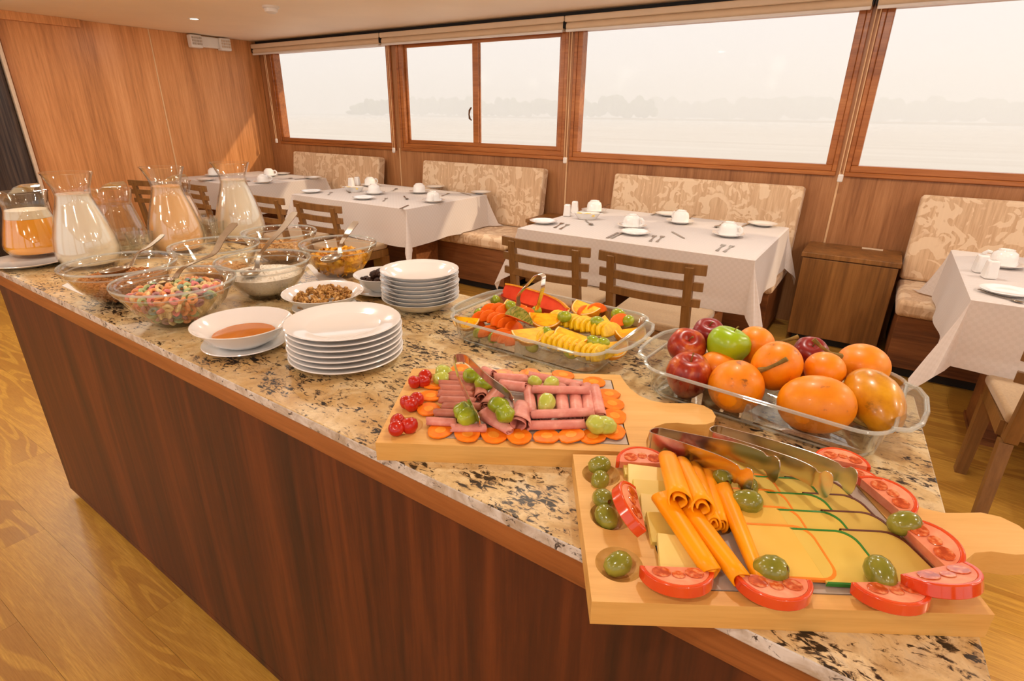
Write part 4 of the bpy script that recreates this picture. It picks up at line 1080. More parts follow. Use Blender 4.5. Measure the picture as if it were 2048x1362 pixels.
# ------------------------------------------------------------------ chopping boards
BANG = {}
def board(name_lab, org, ang, L_, W_, key):
    t = thing('chopping_board', name_lab, 'board', (org[0], org[1], TH), radians(ang), 'pine serving boards with handles')
    BANG[key] = (org, radians(ang))
    o = [(0, 0), (L_, 0), (L_ + .004, .03)]
    o += [(L_ + .012, .052), (L_ + .025, .072), (L_ + .042, .083), (L_ + .062, .086), (L_ + .085, .082), (L_ + .105, .084), (L_ + .12, .093), (L_ + .128, .11),
          (L_ + .128, .13), (L_ + .118, .145), (L_ + .1, .152), (L_ + .08, .15), (L_ + .055, .149), (L_ + .035, .156), (L_ + .018, .172), (L_ + .006, .198), (L_, .225), (L_ - .004, W_), (0, W_)]
    holes = [(.034, W_ - .045), (.036, W_ / 2), (.034, .05)]
    T = .03; bm = bmesh.new()
    # slab with three bowl-shaped hollows, cut by a boolean-free construction: slab then hollows via modifiers
    slab = MB().prism(o, 0, T).obj('slab', m_board, t, smooth=0)
    cm = bpy.data.meshes.new('c'); bmc = bmesh.new()
    for (x, y) in holes:
        bmesh.ops.create_uvsphere(bmc, u_segments=32, v_segments=16, radius=.03, matrix=Matrix.Translation((x, y, T + .0165)))
    # recess for the stone tile
    tx0, tx1, ty0, ty1 = .078, L_ - .022, .018, W_ - .022
    bmesh.ops.create_cube(bmc, size=1, matrix=Matrix.Translation(((tx0 + tx1) / 2, (ty0 + ty1) / 2, T)) @ Matrix.Diagonal((tx1 - tx0, ty1 - ty0, .008, 1)))
    bmc.to_mesh(cm); bmc.free(); cutter = bpy.data.objects.new('c', cm); COL.objects.link(cutter); cutter.parent = t
    md = slab.modifiers.new('cut', 'BOOLEAN'); md.operation = 'DIFFERENCE'; md.object = cutter; md.solver = 'EXACT'
    bpy.context.view_layer.update(); dg = bpy.context.evaluated_depsgraph_get()
    nm = bpy.data.meshes.new_from_object(slab.evaluated_get(dg)); slab.modifiers.clear(); slab.data = nm
    bpy.data.objects.remove(cutter)
    nm.polygons.foreach_set('use_smooth', [True] * len(nm.polygons)); nm.set_sharp_from_angle(angle=radians(25))
    b = slab.modifiers.new('bevel', 'BEVEL'); b.width = .0015; b.segments = 2; b.limit_method = 'ANGLE'; b.angle_limit = radians(50)
    MB().box((tx0, ty0, T - .004), (tx1, ty1, T - .0036)).obj('groove', m_groove, t, smooth=0)
    MB().box((tx0 + .002, ty0 + .002, T - .0035), (tx1 - .002, ty1 - .002, T - .0002)).obj('stone_inlay', m_stone, t, smooth=0)
    return t
board('pine serving board under the ham rolls', (-.53, .459), 30.6, .388, .252, 'ham')
board('pine serving board under the cheese slices, nearest board', (-.149, .379), 31.6, .386, .252, 'che')
BT = TH + .03
def BL_(key, u, v, z=0.0):
    (o, a) = BANG[key]; return Vector((o[0] + u * cos(a) - v * sin(a), o[1] + u * sin(a) + v * cos(a), BT + z))
h4 = lambda x, y: (740 + x / 3.7926, 680 + y / 3.7926)
c6 = lambda x, y: (1140 + x / 3.167, 830 + y / 3.167)
c7 = lambda x, y: (1520 + x / 3.095, 850 + y / 3.095)
def group_dup(proto, first_done, loc, rot, lab, cat, grp, scale=None):
    if not first_done:
        proto.location = loc; proto.rotation_euler = rot; tag(proto, lab, cat, grp)
        if scale: proto.scale = scale if hasattr(scale, '__len__') else (scale,) * 3
        return proto
    return dup(proto, loc, rot, lab, grp, scale)

# cherry tomatoes in the three hollows
r = random.Random(21)
ct = MB().lathe([(0, -.0115), (.006, -.0102), (.0105, -.005), (.012, .001), (.0108, .006), (.0065, .0095), (.002, .0098), (0, .009)], 18).obj('cherry_tomato', m_cherry, fixn=True, smooth=80)
HN = ['rear', 'middle', 'front']; d = False
for k, grp in enumerate([[(420, 275), (340, 318), (408, 312)], [(357, 450), (280, 472), (313, 492)], [(210, 618), (200, 672), (298, 648)]]):
    for q, (x, y) in enumerate(grp):
        z = BT + (.010 if q else .012); p = P(*h4(x, y), z)
        sc_ = 1.12 if (k == 2 and q == 2) else 1.0
        group_dup(ct, d, p, (r.uniform(-.8, .8), r.uniform(-.8, .8), r.uniform(0, 6)), 'red cherry tomato in the %s hollow of the ham board, %s' % (HN[k], ['the one at the back', 'front left', 'front right'][q]), 'tomato', 'cherry tomatoes on the ham board', sc_); d = True
# carrot slices
def mk_carrot(seed):
    rr = random.Random(seed); n = 14
    R_ = [(.0215 + rr.uniform(-.0016, .0014)) for _ in range(n)]
    o = [(R_[i] * cos(2 * pi * i / n), R_[i] * .88 * sin(2 * pi * i / n)) for i in range(n)]
    a = MB().prism(o, 0, .003).obj('carrot_slice', m_carrot, bevel=.0006, seg=1)
    MB().lathe([(.0, .0034), (.009, .0034), (.0095, .0029)], 14, Matrix.Diagonal((1, .85, 1, 1))).obj('core', m_carrot2, a)
    return a
cps = [mk_carrot(s) for s in range(3)]; cd = [False] * 3
CAR = [((535, 695), 'front row'), ((740, 722), 'front row'), ((937, 730), 'front row'), ((1132, 737), 'front row'), ((1340, 737), 'front row'), ((1525, 728), 'front row'), ((1690, 737), 'front row'),
       ((1842, 700), 'right column'), ((1855, 583), 'right column'), ((1835, 490), 'right column'), ((1812, 418), 'right column'),
       ((1697, 325), 'rear row'), ((1465, 272), 'rear row'), ((1212, 260), 'rear row'), ((1000, 262), 'rear row'), ((680, 232), 'rear row'),
       ((492, 345), 'left column'), ((462, 430), 'left column'), ((445, 532), 'left column')]
cnt = {}
TOT = {'front row': 'from the left', 'right column': 'from the front', 'rear row': 'from the right', 'left column': 'from the back'}
for k, ((x, y), w_) in enumerate(CAR):
    cnt[w_] = cnt.get(w_, 0) + 1; i = k % 3
    p = P(*h4(x, y), BT + .001 + (k % 2) * .0012)
    group_dup(cps[i], cd[i], p, (r.uniform(-.05, .05), r.uniform(-.05, .05), r.uniform(0, 6)), 'orange carrot slice around the ham, %s %s in the %s' % (ORD[cnt[w_] - 1], TOT[w_], w_), 'carrot', 'carrot slices around the ham'); cd[i] = True
# ham rolls
def spiral_roll(p1, p2, r1, r2, mat, name, lab, cat, grp, turns=1.9, th=.0013, flat=.8, seed=0):
    d_ = p2 - p1; ln = d_.length; rr = random.Random(seed)
    M = frame(p1, d_)
    n = 30; m_ = 7; outer = []; vs = []; fs = []
    for j in range(m_ + 1):
        u = j / m_; R_ = r1 + (r2 - r1) * u
        for i in range(n + 1):
            a = i / n * turns * 2 * pi - 1.2; q = R_ * (1 - .62 * i / n)
            wob = 1 + .03 * sin(3 * a + seed + u * 2)
            vs.append((u * ln + .0015 * sin(a * 2 + seed) * (1 if j in (0, m_) else 0), cos(a) * q * wob, sin(a) * q * wob * flat))
    for j in range(m_):
        for i in range(n):
            fs.append((j * (n + 1) + i, j * (n + 1) + i + 1, (j + 1) * (n + 1) + i + 1, (j + 1) * (n + 1) + i))
    mid = (p1 + p2) / 2
    mb = MB().add(vs, fs, Matrix.Translation(-mid) @ M)
    o = mb.obj(name, mat, loc=mid, smooth=60)
    s_ = o.modifiers.new('thick', 'SOLIDIFY'); s_.thickness = th; s_.offset = -1
    return tag(o, lab, cat, grp)
def hroll(a, b, r1, r2, z1, z2, lab, mat=None, flat=.8, seed=0):
    return spiral_roll(P(*h4(*a), BT + z1), P(*h4(*b), BT + z2), r1, r2, mat or m_ham, 'ham_roll', lab, 'ham', 'rolled ham slices on the board', flat=flat, seed=seed)
LS = [((600, 262), (745, 270)), ((600, 292), (790, 302)), ((525, 330), (795, 345)), ((530, 366), (795, 380)), ((518, 410), (795, 420)), ((525, 455), (800, 465)), ((552, 503), (850, 508)), ((490, 552), (700, 560)), ((432, 616), (660, 628)), ((615, 668), (880, 672))]
for k, (a, b) in enumerate(LS):
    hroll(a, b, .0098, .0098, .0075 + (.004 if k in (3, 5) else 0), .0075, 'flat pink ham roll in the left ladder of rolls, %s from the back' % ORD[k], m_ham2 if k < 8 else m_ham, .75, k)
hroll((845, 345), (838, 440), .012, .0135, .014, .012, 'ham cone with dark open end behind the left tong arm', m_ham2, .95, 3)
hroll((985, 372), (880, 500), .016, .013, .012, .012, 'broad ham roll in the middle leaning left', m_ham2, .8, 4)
hroll((880, 560), (1062, 698), .021, .0085, .012, .009, 'ham cone narrowing towards the front edge', m_ham, .75, 5)
hroll((1150, 490), (1112, 640), .013, .0235, .012, .014, 'wide open ham cone at the front centre', m_ham, .8, 6)
hroll((985, 338), (1180, 362), .013, .013, .016, .014, 'ham roll under the right tong arm', m_ham, .8, 7)
hroll((860, 230), (930, 262), .011, .011, .012, .012, 'short ham roll at the rear beside the tongs hinge', m_ham, .8, 8)
hroll((940, 285), (1195, 302), .012, .012, .01, .01, 'ham roll at the rear, left of the fanned one', m_ham, .8, 9)
hroll((1200, 278), (1612, 342), .015, .009, .01, .008, 'long tapering ham roll at the rear right', m_ham, .7, 10)
hroll((1195, 352), (1225, 570), .0105, .0105, .01, .01, 'upright ham roll left of the lattice', m_ham, .8, 11)
for k, x in enumerate((1300, 1440, 1545, 1640)):
    hroll((x, 350), (x + 25, 590), .012, .012, .0095, .0095, 'crosswise ham roll inside the lattice, %s from the left' % ORD[k], m_ham, .7, 12 + k)
hroll((1697, 362), (1748, 580), .0115, .0105, .011, .011, 'upright ham roll at the right end of the lattice', m_ham, .85, 17)
hroll((1230, 378), (1665, 385), .0105, .0105, .02, .02, 'long ham roll lying across the lattice, the rear one', m_ham, .75, 18)
hroll((1225, 568), (1690, 548), .0105, .0105, .019, .019, 'long ham roll lying across the lattice, the front one', m_ham, .75, 19)
hroll((1205, 650), (1630, 640), .0105, .0105, .009, .009, 'long ham roll along the front of the lattice', m_ham, .8, 20)
# fluted grapes
def mk_gr(mat, nm='grape'):
    lob = lambda a: 1 + .06 * cos(5 * a)
    return MB().lathe([(0, -.0155), (.006, -.0145), (.0105, -.009), (.0125, 0), (.0115, .007), (.0085, .012), (.004, .0145), (.0012, .0142), (0, .0135)], 30, lobes=lob).obj(nm, mat, fixn=True, smooth=80)
g1 = mk_gr(m_grape); g2 = mk_gr(m_grape2); gd = [False, False]
for k, (x, y, z, w_, lab, sc_) in enumerate([(558, 240, .011, 1, 'at the rear left corner, standing', 1), (540, 292, .009, 1, 'at the rear left corner, lying', 1), (775, 270, .024, 0, 'between the tong arms, rear one', 1.1), (862, 330, .024, 0, 'between the tong arms, front one', 1.1),
        (702, 535, .022, 0, 'left of the left tong tip, upper half', 1.1), (742, 582, .02, 0, 'left of the left tong tip, lower half', 1.1), (975, 500, .028, 0, 'under the broad tong tip, rear half', 1.15), (1022, 560, .027, 0, 'under the broad tong tip, front half', 1.15),
        (1250, 317, .018, 1, 'behind the lattice, left one', .85), (1375, 330, .018, 1, 'behind the lattice, right one', .95), (1338, 478, .022, 1, 'sitting in the middle of the lattice', 1.1), (1720, 640, .016, 1, 'at the front right corner, left half', 1.15), (1780, 650, .014, 1, 'at the front right corner, right half', 1.15)]):
    p = P(*h4(x, y), BT + z); pr = (g1, g2)[w_]
    group_dup(pr, gd[w_], p, (r.uniform(.9, 1.5), r.uniform(-.4, .4), r.uniform(0, 6)), 'green fluted grape on the ham board, ' + lab, 'grape', 'grapes on the ham board', sc_); gd[w_] = True

# ------------------------------------------------------------------ tongs
def tongs(lab, pivot, arms, width, wdir, loopr, mat, tipw=1.0, grp='steel serving tongs'):
    """arms: two lists of points starting near the pivot; the strip bends round the pivot"""
    o0 = pivot; t = thing('tongs', lab, 'tongs', o0, 0, grp)
    A, B = [[Vector(p) - o0 for p in a] for a in arms]
    # spring: arc from first point of A around to first point of B
    a0_, b0_ = A[0], B[0]; c = (a0_ + b0_) / 2; rad = (a0_ - b0_).length / 2
    back = -((A[1] - A[0]).normalized() + (B[1] - B[0]).normalized()).normalized(); e = (a0_ - c).normalized()
    arc = [c + e * cos(pi * i / 10) * rad + back * sin(pi * i / 10) * rad * loopr for i in range(11)]
    MB().ribbon(arc, width, .0014, wdir).obj('spring', mat, t, smooth=70)
    for Q in (A, B):
        pts = []; n = len(Q)
        for i in range(n - 1):
            p0, p1, p2, p3 = Q[max(i - 1, 0)], Q[i], Q[i + 1], Q[min(i + 2, n - 1)]
            for k in range(6):
                u = k / 6; pts.append(.5 * ((2 * p1) + (p2 - p0) * u + (2 * p0 - 5 * p1 + 4 * p2 - p3) * u * u + (3 * p1 - p0 - 3 * p2 + p3) * u ** 3))
        pts.append(Q[-1]); m_ = len(pts); ws = []
        for i in range(m_):
            u = i / (m_ - 1); k = 1.0
            if u > .74: k = 1 - (.25 if u < .8 else 0) + (tipw - 1) * min(1, (u - .74) / .12)
            if u > .9: k *= math.sqrt(max(.12, 1 - ((u - .9) / .105) ** 2))
            ws.append(width * k)
        MB().ribbon(pts, ws, .0014, wdir).obj('arm', mat, t, smooth=70)
    return t
def Pz(x, y, z): return P(x, y, TH + z)
tongs('slim steel tongs leaning on the ham rolls', Pz(922, 722, .105), [[Pz(909, 727, .105), Pz(921, 765, .09), Pz(945, 815, .066), Pz(960, 848, .05)], [Pz(940, 724, .105), Pz(975, 757, .09), Pz(1018, 790, .07), Pz(1028, 814, .056)]], .018, (.2, -.3, .93), 1.0, m_steel, 1.5)
tongs('broad steel tongs across the cheese board, left pair', Pz(1303, 878, .05), [[Pz(1303, 882, .052), Pz(1370, 904, .058), Pz(1440, 930, .064), Pz(1478, 952, .068), Pz(1505, 968, .066)], [Pz(1322, 872, .052), Pz(1400, 888, .06), Pz(1480, 905, .067), Pz(1530, 925, .07), Pz(1558, 948, .068)]], .026, (0, 0, 1), .8, m_steel, 1.35)
tongs('broad steel tongs across the cheese board, right pair', Pz(1424, 874, .05), [[Pz(1424, 880, .052), Pz(1500, 905, .058), Pz(1590, 936, .066), Pz(1632, 958, .07), Pz(1664, 976, .068)], [Pz(1440, 868, .052), Pz(1520, 890, .06), Pz(1620, 922, .068), Pz(1680, 948, .072), Pz(1712, 970, .07)]], .026, (0, 0, 1), .8, m_steel, 1.35)

# ------------------------------------------------------------------ cheese board
ol = MB().lathe([(0, -.0145), (.005, -.0137), (.0095, -.009), (.0118, 0), (.0108, .007), (.007, .0122), (.0028, .0142), (.0024, .0122), (0, .0115)], 22).obj('olive', m_olive, fixn=True, smooth=80)
MB().lathe([(0, .0128), (.0026, .0133)], 10).obj('stone_hole', m_olive_in, ol)
for k, (f_, z, lab, rot, s_) in enumerate([(c6(186, 318), .008, 'on the rim of the rear hollow', (1.3, .3, 2), 1.05), (c6(190, 414), .002, 'inside the rear hollow', (1.5, .2, 3.4), 1.02), (c6(209, 530), .009, 'on the rim of the middle hollow', (1.2, 0, 1), 1.05), (c6(230, 645), .003, 'with a red centre in the middle hollow', (1.4, .4, 4.0), 1.12), (c6(304, 943), .002, 'alone in the front hollow', (1.3, 0, 2.5), 1.08),
        (c6(962, 400), .018, 'behind the orange rolls near the tongs', (1.3, .2, .6), 1.0), (c6(1128, 448), .016, 'under the scoop of the left tongs', (1.3, .2, .3), 1.0), (c6(1120, 548), .019, 'on the orange-rinded cheese near the tongs', (1.4, 0, 1.9), 1.25), (c6(1268, 980), .016, 'standing at the front of the orange-rinded cheese', (.9, .5, 1.2), 1.25),
        (c7(895, 610), .018, 'between the two right-hand tomato slices', (1.4, 0, 2.2), 1.22), (c7(745, 915), .017, 'at the front corner of the dark-rinded cheese', (1.1, .3, 3.6), 1.22)]):
    group_dup(ol, k > 0, P(*f_, BT + z), rot, 'green olive on the cheese board, ' + lab, 'olive', 'olives on the cheese board', s_)
# tomato half slices
def mk_tom():
    R_ = .037; T_ = .013; n = 20
    arc = [(R_ * cos(pi * i / n), R_ * .92 * sin(pi * i / n)) for i in range(n + 1)]
    arci = [(x * .86, y * .86 + .0005) for x, y in arc]
    t = thing('tomato_slice', 'x', 'tomato')
    MB().prism(arci + [], .0006, T_ - .0006).obj('flesh', m_tflesh, t, smooth=40)
    MB().prism(arc + arci[::-1], 0, T_).obj('skin', m_tskin, t, smooth=40, bevel=.0012, seg=2)
    mb = MB()
    for cx_, cw_ in ((-.0155, .0105), (.001, .0075), (.017, .0105)):
        o = [(cx_ + cw_ * cos(2 * pi * i / 12) * .9, .0145 - abs(cx_) * .25 + cw_ * .8 * sin(2 * pi * i / 12)) for i in range(12)]
        MB().prism(o, T_ - .0005, T_ + .0004).obj('seed_pocket', m_tgel, t, smooth=40, bevel=.0004, seg=1)
    return t
tm0 = mk_tom()
for k, (f_, z, rz, tilt, lab, s_) in enumerate([(c6(455, 345), .004, 30, .15, 'at the rear left beside the pale cheese', .95), (c6(395, 630), .012, 120, .75, 'leaning on the middle hollow', 1.05), (c6(665, 1030), .004, 211, .2, 'at the front left edge', 1.0), (c6(1270, 1085), .004, 207, .1, 'at the front centre under an olive', 1.0),
        (c6(780, 320), .004, 30, .1, 'behind the orange rolls at the rear', .9), (c7(500, 268), .004, 10, .1, 'at the rear edge behind the right tongs', .9), (c7(610, 370), .004, -50, .1, 'between the right tongs and the dark-rinded cheese', .7), (c7(740, 490), .005, -48, .15, 'at the rear right of the dark-rinded cheese', 1.05), (c7(985, 790), .006, -52, .2, 'at the right edge below the olive', 1.08),
        (c7(1075, 965), .012, 226, .35, 'nearest the front right corner, leaning', 1.1), (c7(775, 1035), .004, 215, .15, 'at the front right edge', 1.0)]):
    p = P(*f_, BT + z)
    if k == 0: tm0.location = p; tm0.rotation_euler = (tilt, 0, radians(rz)); tm0['label'] = 'red tomato slice on the cheese board, ' + lab; tm0['group'] = 'tomato slices on the cheese board'; tm0.scale = (s_,) * 3
    else: dup(tm0, p, (tilt, 0, radians(rz)), 'red tomato slice on the cheese board, ' + lab, None, s_)
# cheese slices
def cslice(key, u, v, w_, d_, th, tilt, lab, mat, rind=None, grp=None, lean=0.0, z=0.0, skew=0.0, round_=.012, yaw=0.0):
    """centre (u,v) of a rounded slab on a board"""
    n = 5; o = []
    for cx_, cy_, a0 in ((w_ / 2 - round_, -d_ / 2 + round_, -90), (w_ / 2 - round_, d_ / 2 - round_, 0)):
        for i in range(n + 1): a = radians(a0 + 90 * i / n); o.append((cx_ + round_ * cos(a), cy_ + round_ * sin(a)))
    o += [(-w_ / 2, d_ / 2), (-w_ / 2, -d_ / 2)]
    o = [(x + skew * y, y) for x, y in o]
    p = BL_(key, u, v, z); a = BANG[key][1] + yaw
    ob = MB().prism(o, 0, th).obj('cheese_slice', mat, loc=p, smooth=30, bevel=.0005, seg=1)
    M = Matrix.Rotation(a, 4, 'Z') @ Matrix.Rotation(tilt, 4, 'X') @ Matrix.Rotation(lean, 4, 'Y')
    ob.rotation_euler = M.to_euler(); tag(ob, lab, 'cheese', grp)
    if rind:
        k = 1.006; kw = .9985
        rim = o[:-1] if True else o
        outer = [(x + (.0012 if x > 0 else -.0012), y + (.0012 if y > 0 else -.0012)) for x, y in o]
        inner_ = [(x - (.0013 if x > 0 else -.0013), y - (.0013 if y > 0 else -.0013)) for x, y in o]
        mb = MB(); m_ = len(o)
        for q in range(m_ ):
            j = (q + 1) % m_
            if q == m_ - 2: continue          # no rind on the left cut edge
            vs = [(*inner_[q], -.0004), (*outer[q], -.0004), (*outer[j], -.0004), (*inner_[j], -.0004), (*inner_[q], th + .0004), (*outer[q], th + .0004), (*outer[j], th + .0004), (*inner_[j], th + .0004)]
            mb.add(vs, [(0, 3, 2, 1), (4, 5, 6, 7), (1, 2, 6, 5), (3, 0, 4, 7)])
        mb.obj('rind', rind, ob, smooth=30)
    return ob
for col, (u0, w_, rind, nm, nn, v0, sk) in enumerate([(.328, .062, m_rind_d, 'dark-rinded', 5, .066, -.22), (.268, .066, m_rind_g, 'green-rinded', 6, .062, -.1), (.214, .078, m_rind_o, 'orange-rinded', 5, .066, -.06)]):
    for k in reversed(range(nn)):
        cslice('che', u0 - .001 * k - (.004 * (k ** 1.3) if col == 0 else 0), v0 + k * .0325, w_, .07, .0032, .105, 'pale %s cheese slice, %s from the front of its column' % (nm, ORD[k]), [m_gouda_d, m_gouda_g, m_gouda][col], rind, nm + ' cheese slices', z=.002 + .0022 * col + .0003 * (nn - k), skew=sk, lean=.03, round_=.017)
for k in range(6):
    v = .056 + k * .0305 + (.012 if k else 0)
    cslice('che', .102 - k * .0025, v, .052, .04 if k else .048, .0075, .24, 'pale yellow cheese slice left of the orange rolls, %s from the front' % ORD[k], m_ycheese if k % 2 else m_gouda2, None, 'pale yellow cheese slices', z=.003, yaw=-.1 + (.09 if k % 2 else -.02), round_=.002, lean=.04)
    if k == 5: continue
# orange cheese rolls
for k, (a, b, za, zb, r1, r2, lab) in enumerate([((612, 275), (690, 545), .022, .042, .0145, .0165, 'top left one, open end facing forward'), ((705, 305), (835, 590), .018, .038, .012, .0155, 'top one with round open end'), ((785, 335), (905, 690), .012, .022, .0125, .0105, 'partly hidden under the top ones'), ((862, 345), (950, 700), .01, .012, .0125, .0105, 'behind, between the top ones and the right one'),
        ((962, 465), (1200, 1045), .016, .01, .0135, .009, 'rightmost long one ending at the front tomato'), ((572, 520), (895, 1005), .03, .014, .0145, .0125, 'long front left one'), ((750, 620), (1080, 1045), .024, .012, .014, .0125, 'long one in the middle')]):
    spiral_roll(P(*c6(*a), BT + za), P(*c6(*b), BT + zb), r1, r2, m_cheddar, 'cheese_roll', 'rolled orange cheese slice, ' + lab, 'cheese', 'rolled orange cheese slices', turns=1.7, th=.0018, flat=.95, seed=k)

# ------------------------------------------------------------------ glass baking dishes
def dish(lab, c, ang, L_, D_, H_):
    t = thing('glass_baking_dish', lab, 'dish', (c[0], c[1], TH), ang, 'divided glass baking dishes')
    def rr(l, d, rad, n=7):
        o = []
        for sx_, sy_, a0 in ((1, -1, -90), (1, 1, 0), (-1, 1, 90), (-1, -1, 180)):
            for i in range(n + 1): a = radians(a0 + 90 * i / n); o.append((sx_ * (l / 2 - rad) + rad * cos(a), sy_ * (d / 2 - rad) + rad * sin(a)))
        return o
    rings = [(rr(L_ - .05, D_ - .05, .03), 0), (rr(L_ - .035, D_ - .035, .035), .002), (rr(L_ - .022, D_ - .022, .04), .012), (rr(L_ - .008, D_ - .008, .045), H_ - .006), (rr(L_, D_, .048), H_), (rr(L_ - .004, D_ - .004, .046), H_ + .002),
             (rr(L_ - .016, D_ - .016, .042), H_ - .006), (rr(L_ - .03, D_ - .03, .036), .014), (rr(L_ - .045, D_ - .045, .032), .007)]
    vs = []; fs = []
    for o, z in rings: vs += [(x, y, z) for x, y in o]
    n = len(rings[0][0])
    for q in range(len(rings) - 1):
        for i in range(n): j = (i + 1) % n; fs.append((q * n + i, q * n + j, q * n + n + j, q * n + n + i))
    fs.append(tuple(range(n))[::-1]); fs.append(tuple(range((len(rings) - 1) * n, len(rings) * n)))
    MB().add(vs, fs).obj('body', m_dish, t, smooth=50)
    # thick rolled rim
    o = rr(L_ + .002, D_ + .002, .048, 8); MB().tube([(x, y, H_) for x, y in o] + [(o[0][0], o[0][1], H_)], .0032, 8, caps=False).obj('rim', m_rim, t)
    o = rr(L_ - .046, D_ - .046, .03, 8); MB().tube([(x, y, .003) for x, y in o] + [(o[0][0], o[0][1], .003)], .0022, 6, caps=False).obj('foot_ring', m_rim, t)
    # cross divider
    MB().taper((-.011, -D_ / 2 + .02, .011, D_ / 2 - .02), (-.004, -D_ / 2 + .012, .004, D_ / 2 - .012), .004, H_ * .72).obj('divider', m_rim, t, smooth=0, bevel=.003)
    for s in (-1, 1):
        o = [(s * (L_ / 2 - .002), -D_ * .36), (s * (L_ / 2 + .018), -D_ * .32), (s * (L_ / 2 + .03), -D_ * .2), (s * (L_ / 2 + .034), 0), (s * (L_ / 2 + .03), D_ * .2), (s * (L_ / 2 + .018), D_ * .32), (s * (L_ / 2 - .002), D_ * .36)]
        MB().prism(o, H_ - .004, H_ + .003).obj('handle', m_dish, t, smooth=0, bevel=.003)
        MB().tube([(x, y, H_ + .0005) for x, y in o], .004, 8).obj('handle_rim', m_rim, t)
    return t
dish('divided glass baking dish of cut fruit', (-.556, 1.008), radians(-1.5), .375, .285, .055)
dish('divided glass baking dish of whole fruit', (-.094, .982), radians(-5), .385, .262, .058)

# --- cut fruit
d3 = lambda x, y: (880 + x / 4.452, 540 + y / 4.452)
def mk_wedge(R_=.038, mats=None, name='orange_wedge', half=.62, squash=1.0):
    """citrus wedge: two cut faces meeting at the core, peel outside; lies along X"""
    t = thing(name, 'x', 'orange'); n = 14; m_ = 6
    def sph(Rk, a, b): return (Rk * cos(a), Rk * sin(a) * cos(b), Rk * sin(a) * sin(b))
    def wedge(Rk, hb):
        vs = []; fs = []
        for i in range(n + 1):
            a = pi * i / n
            vs.append((Rk * cos(a), 0, 0))
            for j in range(m_ + 1): b = -hb + 2 * hb * j / m_; vs.append(sph(Rk, a, b))
        k = m_ + 2
        for i in range(n):
            for j in range(m_ + 1): fs.append((i * k + j, i * k + j + 1, (i + 1) * k + j + 1, (i + 1) * k + j))
            fs.append((i * k + m_ + 1, i * k, (i + 1) * k, (i + 1) * k + m_ + 1))
        return vs, fs
    f_ = wedge(R_ * .9, half * .985); pi_ = wedge(R_ * .965, half * .93); sk = wedge(R_, half * .9)
    MB().add(*f_).obj('flesh', mats[0], t, smooth=40, fixn=True)
    MB().add(*pi_).obj('pith', mats[1], t, smooth=40, fixn=True)
    MB().add(*sk).obj('peel', mats[2], t, smooth=40, fixn=True)
    return t
# flesh must be seen on the cut faces: flesh is slightly wider in angle than pith and peel
ow = mk_wedge(.036, (m_orange_f, m_pith, m_peel))
W = [((235, 420), .045, 20, -.5, .9, 'at the left end of the dish'), ((685, 290), .058, -15, -.7, 1.0, 'leaning on the red papaya'), ((945, 385), .062, 25, -.6, 1.1, 'in front of the tongs, at the centre'), ((785, 520), .058, 50, -.6, 1.05, 'at the front centre, pointing forward'), ((1320, 300), .06, -20, -.75, 1.15, 'at the rear rim, right of the divider'),
     ((1250, 420), .05, -12, -.8, 1.0, 'in the middle of the right half'), ((1500, 440), .052, -50, -.7, .8, 'short one between the grapes'), ((1190, 550), .06, -14, -.8, 1.2, 'large one lying on the pineapple'), ((1690, 520), .048, 55, -.6, 1.05, 'at the right end, rear one'), ((1520, 640), .05, 48, -.6, 1.05, 'at the right end, front one'), ((1040, 330), .045, 25, -.6, .9, 'rear one beside the red papaya')]
for k, (f_, z, rz, tx, s_, lab) in enumerate(W):
    p = P(*d3(*f_), TH + z); rot = (tx - pi / 2 + .2, 0, radians(rz))
    lab = 'orange wedge in the cut fruit dish, ' + lab
    if k == 0: ow.location = p; ow.rotation_euler = rot; ow.scale = (s_,) * 3; ow['label'] = lab; ow['group'] = 'orange wedges in the cut fruit dish'
    else: dup(ow, p, rot, lab, None, s_)
mw = mk_wedge(.042, (m_papor, m_pith, m_melon), 'melon_wedge', .5); mw.location = P(*d3(712, 455), TH + .05); mw.rotation_euler = (pi / 2 + .5, 0, radians(-12)); mw['label'] = 'speckled green-skinned melon wedge in the cut fruit dish'; mw['category'] = 'melon'; mw.scale = (.95, .8, .8)
# large red papaya wedge
q1, q2 = P(1012, 583, TH + .055), P(1134, 622, TH + .05); hl = (q2 - q1).length / 2
rp = thing('papaya_wedge', 'large red papaya wedge at the rear of the cut fruit dish', 'papaya', (q1 + q2) / 2, math.atan2(q2.y - q1.y, q2.x - q1.x))
o = MB(); n = 14; vs = []; fs = []
for i in range(n + 1):
    x = -hl + 2 * hl * i / n; s_ = min(1, math.sqrt(max(.02, 1 - abs((x + hl * .25) / (hl * 1.27)) ** 2.6)))
    vs += [(x, -.006, -.03 * s_), (x, -.024 * s_, -.004), (x, -.002, .026 * s_), (x, .02 * s_, .0)]
for i in range(n):
    for j in range(4): fs.append((i * 4 + j, i * 4 + (j + 1) % 4, i * 4 + 4 + (j + 1) % 4, i * 4 + 4 + j))
fs += [(3, 2, 1, 0), (4 * n, 4 * n + 1, 4 * n + 2, 4 * n + 3)]
o.add(vs, fs).obj('flesh', m_papred, rp, bevel=.003, seg=2, fixn=True)
MB().ribbon([(v[0], v[1] + .004, v[2] - .002) for v in vs[2::4]], .014, .004, (0, 1, -.5)).obj('peel', m_peel, rp)
